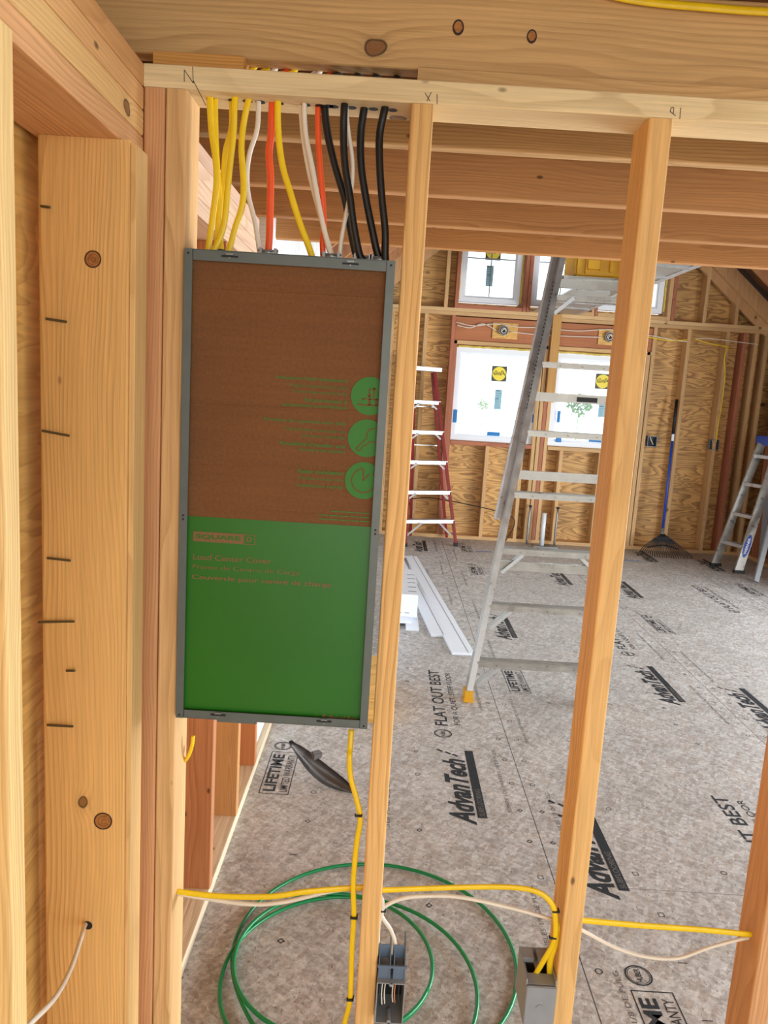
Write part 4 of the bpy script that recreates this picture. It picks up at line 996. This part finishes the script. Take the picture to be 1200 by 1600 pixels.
# yellow tool case
e = empty('tool_case', (1.2, 4.65, 2.252), 'yellow plastic tool case sitting on the shelf at the ladder top', 'tool case')
b = bmesh.new(); rng(b, 1.0, 1.395, 4.54, 4.84, 2.252, 2.43); bmesh.ops.bevel(b, geom=b.edges[:], offset=.012, segments=3, affect='EDGES'); finish('case_body', b, 'case', e)
b = bmesh.new(); rng(b, .995, 1.40, 4.535, 4.845, 2.418, 2.52); bmesh.ops.bevel(b, geom=b.edges[:], offset=.012, segments=3, affect='EDGES'); finish('case_lid', b, 'case', e)
for xx in (1.10, 1.30):
    b = bmesh.new(); rng(b, xx - .035, xx + .035, 4.518, 4.541, 2.295, 2.345); rng(b, xx - .045, xx - .036, 4.525, 4.541, 2.27, 2.375); rng(b, xx + .036, xx + .045, 4.525, 4.541, 2.29, 2.395)
    bmesh.ops.bevel(b, geom=b.edges[:], offset=.003, segments=2, affect='EDGES'); lt = finish('latch', b, 'case', e)
b = bmesh.new(); rng(b, 1.192, 1.208, 4.522, 4.541, 2.285, 2.36); bmesh.ops.bevel(b, geom=b.edges[:], offset=.003, segments=2, affect='EDGES'); finish('rib', b, 'case', e)

# ================================================================== red stepladder
def red_ladder():
    A, Bq = Vector((0.235, 7.62, 0)), Vector((0.765, 7.80, 0)); H = 1.77
    e = empty('stepladder', (0.55, 7.8, 0), 'red fiberglass stepladder against the far wall, left of the windows', 'ladder')
    def Lf(z): return Vector((A.x - 0.01 * z, A.y + .14 * z, z))
    def Rf(z): return Vector((Bq.x - 0.19 * z, Bq.y + .12 * z, z))
    bar('rail', Lf(0.02), Lf(H), .03, .075, 'red', parent=e); bar('rail', Rf(0.02), Rf(H), .03, .075, 'red', parent=e)
    bar('rear_rail', (0.30, 8.14, 0.02), Lf(H) + Vector((.01, .08, -.02)), .028, .045, 'red', parent=e); bar('rear_rail', (0.69, 8.14, 0.02), Rf(H) + Vector((-.02, .07, -.02)), .028, .045, 'red', parent=e)
    for z in (.27, .56, .86, 1.16, 1.46):
        a, c_ = Lf(z), Rf(z); b = bmesh.new(); bm_bar(b, a + Vector((0, -.02, 0)), c_ + Vector((0, -.02, 0)), .085, .006, (0, 0, 1)); bm_bar(b, a + Vector((0, -.062, -.014)), c_ + Vector((0, -.062, -.014)), .004, .034, (0, 0, 1)); finish('step', b, 'alu_bright', e)
        k = .13 if z < .3 else .05
        for s_, base in ((1, a), (-1, c_)):
            bar('brace', base + Vector((s_ * .01, -.045, -.03 - k)), base + Vector((s_ * (k + .03), -.045, -.02)), .016, .004, 'alu_bright', parent=e, bev=0)
    for z in (.5, 1.0, 1.4):
        f_ = z / H; a = Vector((0.30, 8.14, 0)).lerp(Lf(H) + Vector((.01, .08, 0)), f_); c_ = Vector((0.69, 8.14, 0)).lerp(Rf(H) + Vector((-.02, .07, 0)), f_)
        bar('rear_bar', (a.x, a.y, z), (c_.x, c_.y, z), .01, .03, 'alu', parent=e, bev=0)
    b = bmesh.new(); a, c_ = Lf(H), Rf(H); bm_bar(b, a + Vector((-.03, .02, .01)), c_ + Vector((.035, .02, .01)), .15, .03, (0, 0, 1)); bmesh.ops.bevel(b, geom=b.edges[:], offset=.004, segments=2, affect='EDGES'); finish('top_cap', b, 'alu_bright', e)
    for q in (Lf(.02), Rf(.02)):
        b = bmesh.new(); bm_box(b, (q.x, q.y, .018), (.04, .085, .036)); finish('foot_pad', b, 'rubber', e)
red_ladder()
# ================================================================== grey stepladder at the right edge
def werner():
    e = empty('stepladder', (3.5, 7.3, 0), 'aluminum stepladder with blue top cut off by the right edge', 'ladder')
    a0, b0 = Vector((3.35, 7.58, 0)), Vector((3.46, 7.30, 0)); d = Vector((.235, -.02, 1.0))
    H = 1.16
    a1 = a0 + d * 1.25; b1 = b0 + Vector((.215, 0.06, 1.0)) * 1.25
    ra = bar('rail', a0 + d * .02, a1, .075, .028, 'alu', parent=e, up=(0, 1, 0)); rb = bar('rail', b0 + d * .02, b1, .08, .028, 'alu', parent=e, up=(0, 1, 0))
    for z in (.27, .56, .86, 1.14):
        p, q = a0 + d * z, b0 + Vector((.215, .06, 1.0)) * z; b = bmesh.new(); bm_bar(b, p, q, .085, .006, (0, 0, 1)); bm_bar(b, p + Vector((-.04, 0, -.014)), q + Vector((-.04, 0, -.014)), .004, .03, (0, 0, 1)); finish('step', b, 'alu_bright', e)
    for q in (a0, b0):
        b = bmesh.new(); bm_box(b, (q.x + .01, q.y, .016), (.10, .045, .03)); finish('foot_pad', b, 'rubber', e)
    # label on the near rail
    zc = .27; q = b0 + Vector((.215, .06, 1.0)) * zc; u = Vector((.215, .06, 1.0)).normalized(); v = Vector((-1, 0, .215)).normalized()
    o_ = q + Vector((0, -.0165, 0)); bmx = bmesh.new()
    c_ = []; 
    for i in range(24):
        an = 2 * pi * i / 24; c_.append(bmx.verts.new(o_ + u * (.115 * cos(an)) + v * (.032 * sin(an))))
    bmx.faces.new(c_); lb = finish('maker_badge', bmx, 'blue', e)
    bmx = bmesh.new(); bm_text(bmx, 'WERNER', o_ + Vector((0, -.001, 0)) - u * .082 - v * .012, u, v, .164, .024, .03); finish('lettering', bmx, 'vinyl', lb)
    b = bmesh.new(); bm_box(b, a1.lerp(b1, .5) + Vector((.03, 0, .03)), (.16, .42, .09)); bmesh.ops.bevel(b, geom=b.edges[:], offset=.01, segments=2, affect='EDGES'); finish('top_cap', b, 'blue', e)
    # rear legs
    bar('rear_leg', (3.465, 6.93, .01), a1.lerp(b1, .9) + Vector((.12, -.02, 0.0)), .045, .025, 'boxgrey', parent=e)
    bar('rear_leg', (3.83, 7.62, .01), a1.lerp(b1, .1) + Vector((.10, .02, 0.0)), .045, .025, 'boxgrey', parent=e)
werner()

# ================================================================== rake
def rake():
    e = empty('leaf_rake', (2.95, 7.95, 0), 'blue-handled leaf rake with black fan tines, leaning on the far wall', 'rake')
    top = Vector((3.0, 8.185, 1.63)); neck = Vector((2.935, 7.97, .27))
    d = (top - neck).normalized()
    for a, b_, r, mt, n in ((neck, neck + d * 1.02, .0135, 'blue', 'handle'), (neck + d * 1.02, top, .0165, 'rubber', 'grip')):
        bmx = bmesh.new(); bm_cyl(bmx, a, b_, r, seg=14); finish(n, bmx, mt, e, smooth=True)
    bmx = bmesh.new(); q = neck + d * .94; bm_cyl(bmx, q, q + d * .07, .0142, seg=14); finish('label_band', bmx, 'vinyl', e)
    bmx = bmesh.new(); bm_cyl(bmx, neck - d * .12, neck + d * .02, .017, seg=14)
    c_ = neck - d * .10
    bm_tube(bmx, [c_, c_ + Vector((-.05, -.01, -.04)), c_ + Vector((-.055, -.03, -.10))], .006, None, 8, (0, 1, 0), 4); bm_tube(bmx, [c_, c_ + Vector((.05, -.01, -.04)), c_ + Vector((.055, -.03, -.10))], .006, None, 8, (0, 1, 0), 4)
    finish('ferrule', bmx, 'zinc', e, smooth=True)
    N_ = 24
    for i in range(N_):
        f_ = (i + .5) / N_ * 2 - 1; an = f_ * radians(46); src = neck + Vector((f_ * .015, -.02, -.04))
        mid = src + Vector((sin(an) * .26, -.06, -.17 * cos(an) * 1.0)); end = Vector((neck.x + f_ * .30, 7.79 + abs(f_) * .02, .012))
        mid.z = max(mid.z, .06)
        pre = mid.lerp(end, .8) + Vector((0, 0, .012))
        tube('tine', [src, mid, pre, end], .0042, 'rubber', parent=e, seg=6, n=4)
    c0_ = neck + Vector((0, -.065, -.165)); bmx = bmesh.new(); bm_tube(bmx, [c0_ + Vector((-.165, 0, -.02)), c0_ + Vector((0, 0, .015)), c0_ + Vector((.165, 0, -.02))], .007, .012, 8, (0, 1, 0), 6); finish('spreader_bar', bmx, 'rubber', e)
rake()

# ================================================================== boards on the floor
def plank(name, far, near, wd, z0, th, label, lines=True, dxw=0.0):
    far = Vector((far[0], far[1], 0)); near = Vector((near[0], near[1], 0)); u = (near - far).normalized(); v = Vector((u.y, -u.x, 0))
    if v.x < 0: v = -v
    L = (near - far).length; R3 = Matrix((v, u, Vector((0, 0, -1)))).transposed()
    c_ = (far + near) / 2 + v * wd / 2 * -1 + Vector((0, 0, z0 + th / 2))
    b = bmesh.new(); bm_box(b, (0, 0, 0), (wd, L, th)); bmesh.ops.bevel(b, geom=b.edges[:], offset=.0015, segments=1, affect='EDGES')
    if lines:
        for xx in (-wd * .12,): pass
    o = finish(name, b, 'foamboard', M4=Matrix.Translation(c_) @ R3.to_4x4())
    tag(o, label, 'trim board', 'white trim boards on the floor')
    if lines:
        b = bmesh.new(); bm_box(b, (wd * .5 - wd * .28, 0, -th / 2 - .0002), (.006, L - .002, .0006)); 
        gm = Matrix.Translation(c_) @ R3.to_4x4(); finish('groove', b, 'boxgrey', o, M4=gm)
    return o
plank('trim_board', (0.335, 7.10), (0.60, 4.45), .14, 0.0, .016, 'long white grooved trim board ending behind the ladder foot')
plank('trim_board', (0.235, 7.0), (0.462, 4.77), .11, 0.0, .016, 'white grooved trim board with the shorter near end, left of the long one')
o = board('trim_board', 0.055, 0.075, 3.95, 5.0, 0.0, .22, 'y', 'foamboard', bev=.001); tag(o, 'white board end peeking out right of the stud below the panel', 'trim board')
e = empty('carton', (0.2, 5.2, 0), 'white printed carton on its side by the trim boards', 'carton')
b = bmesh.new(); rng(b, 0.05, 0.265, 5.02, 5.75, .045, .20); finish('carton_body', b, 'foamboard', e)
b = bmesh.new()
for k in range(5):
    for xx in (.085, .20): bm_quad(b, (xx, 5.10 + k * .12, .2006), (1, 0, 0), (0, 1, 0), .055, .012)
for k in range(3): bm_quad(b, (.08 + k * .05, 5.0194, .07), (1, 0, 0), (0, 0, 1), .03, .004)
finish('printed_lines', b, 'steel_dark', e)
for k, (x0, x1, y0) in enumerate(((0.12, 0.225, 4.94), (0.19, 0.275, 4.86))):
    o = board('wood_offcut', x0, x1, y0, y0 + .6, 0.0 if k else 0.0225, .0215 if k else .044, 'y', 'foamboard', bev=.001)
    tag(o, 'white board offcut sticking out under the carton, %s' % ('lower one' if k else 'upper one'), 'offcut', 'offcuts under the carton')
e = empty('carton', (0.02, 3.2, 0), 'tan carton with striped label behind the stud, low right of the panel', 'carton')
b = bmesh.new(); rng(b, -0.06, 0.062, 3.42, 3.95, 0, .14); finish('carton_body', b, 'ply_near', e)
b = bmesh.new(); bm_quad(b, (0.02, 3.4194, .02), (1, 0, 0), (0, 0, 1), .036, .05); lbp = finish('shipping_label', b, 'vinyl', e)
b = bmesh.new(); [bm_quad(b, (0.024, 3.4188, .024 + k * .015), (1, 0, 0), (0, 0, 1), .028, .006) for k in range(3)]; finish('printed_lines', b, 'steel_dark', lbp)

# bent sheet-metal scrap under the panel
def scrap():
    e = empty('metal_scrap', (-.2, 2.9, 0), 'curved scrap of rusty sheet metal on the floor under the panel', 'metal scrap')
    b = bmesh.new(); n = 18; rows = []
    A = atZ(452, 1162, .16); B = atZ(552, 1240, .004)
    for i in range(n + 1):
        f_ = i / n; c_ = A.lerp(B, f_); sag = -math.sin(pi * f_)
        wd = .055 * math.sin(pi * min(max(f_, .03), .97)) ** .6
        lo = c_ + Vector((0, 0, sag * .030 * 0)); lo.x += sag * .012; lo.z = max(.002, lo.z + sag * .05)
        hi = lo + Vector((wd * .55, wd * .9, wd * .75)); md = lo.lerp(hi, .5) + Vector((-.008, .01, -.004))
        rows.append([lo, md, hi])
    V = [[b.verts.new(p_) for p_ in r_] for r_ in rows]
    for r1, r2 in zip(V, V[1:]):
        for k in range(2): b.faces.new((r1[k], r1[k + 1], r2[k + 1], r2[k]))
    bmesh.ops.solidify(b, geom=b.faces[:], thickness=.0022)
    finish('blade', b, M['rustmetal'], e, smooth=True)
    b = bmesh.new(); q = rows[6][2]; bm_box(b, q + Vector((0, 0.004, .004)), (.045, .03, .03), Matrix.Rotation(.6, 3, 'Z')); bmesh.ops.bevel(b, geom=b.edges[:], offset=.006, segments=2, affect='EDGES'); finish('bracket', b, M['rustmetal'], e)
M['rustmetal'] = alum('rusty_sheet_metal', (122, 116, 112), .34)
scrap()

# ================================================================== far wall small things
def oct_box(px, py, label):
    q = atY(px, py, YF + .02); e = empty('junction_box', (q.x, YF, q.z), label, 'junction box', 'round junction boxes on the header')
    b = bmesh.new(); bm_box(b, (q.x + .02, YF + .012, q.z), (.26, .014, .16)); finish('backing_board', b, 'ply_near', e)
    b = bmesh.new(); bm_tube(b, [(q.x, YF + .004, q.z), (q.x, YF - .035, q.z)], .052, None, 8, (0, 0, 1), 0); finish('metal_box', b, 'zinc', e)
    b = bmesh.new(); bm_disc(b, (q.x, YF - .0355, q.z), (1, 0, 0), (0, 0, 1), .043, 8); bs = finish('box_inside', b, 'steel_dark', e)
    b = bmesh.new(); bm_tube(b, [(q.x - .02, YF - .037, q.z - .01), (q.x, YF - .045, q.z + .02), (q.x + .02, YF - .037, q.z)], .005, None, 8, (0, 1, 0), 4); bm_ring(b, (q.x, YF - .037, q.z), (1, 0, 0), (0, 0, 1), .03, .006, 16); finish('wire', b, 'white', e)
oct_box(786, 517, 'round metal junction box over the left lower window'); oct_box(951, 527, 'round metal junction box over the right lower window')
def outlet_far(px, py, label):
    q = atY(px, py, YF); e = empty('outlet_box', (q.x, YF, q.z), label, 'outlet box', 'metal outlet boxes on the far wall')
    b = bmesh.new(); s = .05; rng(b, q.x - s, q.x + s, YF - .004, YF + .05, q.z - .055, q.z - .05); rng(b, q.x - s, q.x + s, YF - .004, YF + .05, q.z + .05, q.z + .055); rng(b, q.x - s, q.x - s + .005, YF - .004, YF + .05, q.z - .05, q.z + .05); rng(b, q.x + s - .005, q.x + s, YF - .004, YF + .05, q.z - .05, q.z + .05); finish('box_shell', b, 'boxblue', e)
    b = bmesh.new(); rng(b, q.x - s + .005, q.x + s - .005, YF + .045, YF + .05, q.z - .05, q.z + .05); finish('back_plate', b, 'steel_dark', e)
    b = bmesh.new(); bm_tube(b, [(q.x - .02, YF + .02, q.z + .045), (q.x - .005, YF, q.z), (q.x + .02, YF + .02, q.z - .03)], .005, None, 8, (0, 1, 0), 4); finish('wire', b, 'white', e)
outlet_far(1019, 690, 'metal outlet box just left of the rake top'); outlet_far(1116, 695, 'metal outlet box right of the rake')
def fcab(pts, r, mat, label, y=YF - .006):
    o = tube('cable', [atY(a, b_, y) for a, b_ in pts], r, mat, seg=6); tag(o, label, 'cable', 'thin cables stapled along the far wall')
fcab([(712, 503), (740, 509), (775, 506), (810, 511), (845, 512), (900, 517), (955, 515), (1010, 522)], .005, 'white', 'upper white cable along the header')
fcab([(714, 508), (735, 512), (755, 506), (775, 516)], .005, 'white', 'white cable looping into the left junction box')
fcab([(797, 518), (830, 522), (880, 525), (940, 527)], .005, 'white', 'white cable between the two junction boxes')
fcab([(962, 528), (1010, 524), (1050, 531), (1075, 534)], .005, 'white', 'white cable right of the right junction box')
fcab([(1010, 526), (1045, 532), (1075, 531)], .006, 'yellow', 'yellow cable at the top of the bay with the outlet box left of the rake')
fcab([(1087, 530), (1110, 537), (1138, 542)], .006, 'yellow', 'yellow cable at the top of the bay right of the rake')
fcab([(1087, 529), (1110, 529), (1150, 534), (1184, 538)], .005, 'white', 'white cable at the top of the rightmost bays')
fcab([(1138, 542), (1132, 560), (1133, 585), (1128, 630), (1122, 665), (1119, 690)], .006, 'yellow', 'yellow cable dropping to the right outlet box')
fcab([(640, 780), (670, 778), (720, 786), (770, 797), (800, 808), (803, 822), (790, 845)], .005, 'black', 'black cable sagging low on the far wall behind the ladders')
# vent pipe, small pipes
e = empty('pipe', (1.63, 8.1, 0), 'upright white plastic pipe by the far wall between the windows', 'pipe')
a = atY(846, 852, 8.05); b = bmesh.new(); bm_cyl(b, (a.x, 8.05, 0.012), (a.x, 8.05, .36), .024, seg=20); finish('pipe_tube', b, 'pvc', e, smooth=True)
b = bmesh.new(); rng(b, a.x - .1, a.x + .16, 7.98, 8.12, 0, .012); finish('foot_plate', b, 'zinc', e)
for px, lb in ((823, 'left gray conduit stub beside the white pipe'), (866, 'right gray conduit stub beside the white pipe')):
    a = atY(px, 850, 8.12); e = empty('conduit', (a.x, 8.12, 0), lb, 'conduit', 'conduit stubs by the far wall'); b = bmesh.new(); bm_tube(b, [(a.x, 8.12, 0), (a.x, 8.12, .2), (a.x + .01, 8.15, .4)], .011, None, 10, (0.2, 0.9, 0), 4); finish('tube', b, 'zinc', e, smooth=True)
    b = bmesh.new(); bm_cyl(b, (a.x + .01, 8.15, .40), (a.x + .01, 8.155, .42), .017, seg=12); finish('end_bushing', b, 'rubber', e)
a = atY(865, 450, 8.0)
b_ = board('loose_board', 1.62, 1.71, 8.15, 8.188, 1.52, 2.42, 'z', color=lin((196, 148, 84))); tag(b_, 'yellowish plank standing on edge between the two lower windows', 'board')
# distant shrubs outside, seen through the lower windows
for px, py, r, lb in ((755, 632, .17, 'faint shrub outside the left lower window'), (905, 633, .36, 'green shrub outside the right lower window')):
    q = atY(px, py, 22.0); b = bmesh.new(); random.seed(px)
    for k in range(260):
        v = Vector((random.gauss(0, 1), random.gauss(0, .6), random.gauss(0, .7))); v = v.normalized() * random.random() ** .4 * r
        n_ = Vector((random.gauss(0, 1), random.gauss(0, 1), random.gauss(0, 1))).normalized(); t_ = n_.orthogonal().normalized() * .09 * r * 1.4; s_ = n_.cross(t_)
        c_ = Vector(q) + v; b.faces.new([b.verts.new(c_ + w_) for w_ in (t_, s_, -t_, -s_)])
    bm_cyl(b, (q.x, 22, -.55), (q.x, 22, q.z), .012, seg=8)
    o = finish('shrub', b, 'leaf'); tag(o, lb, 'shrub', 'shrubs outside the windows')
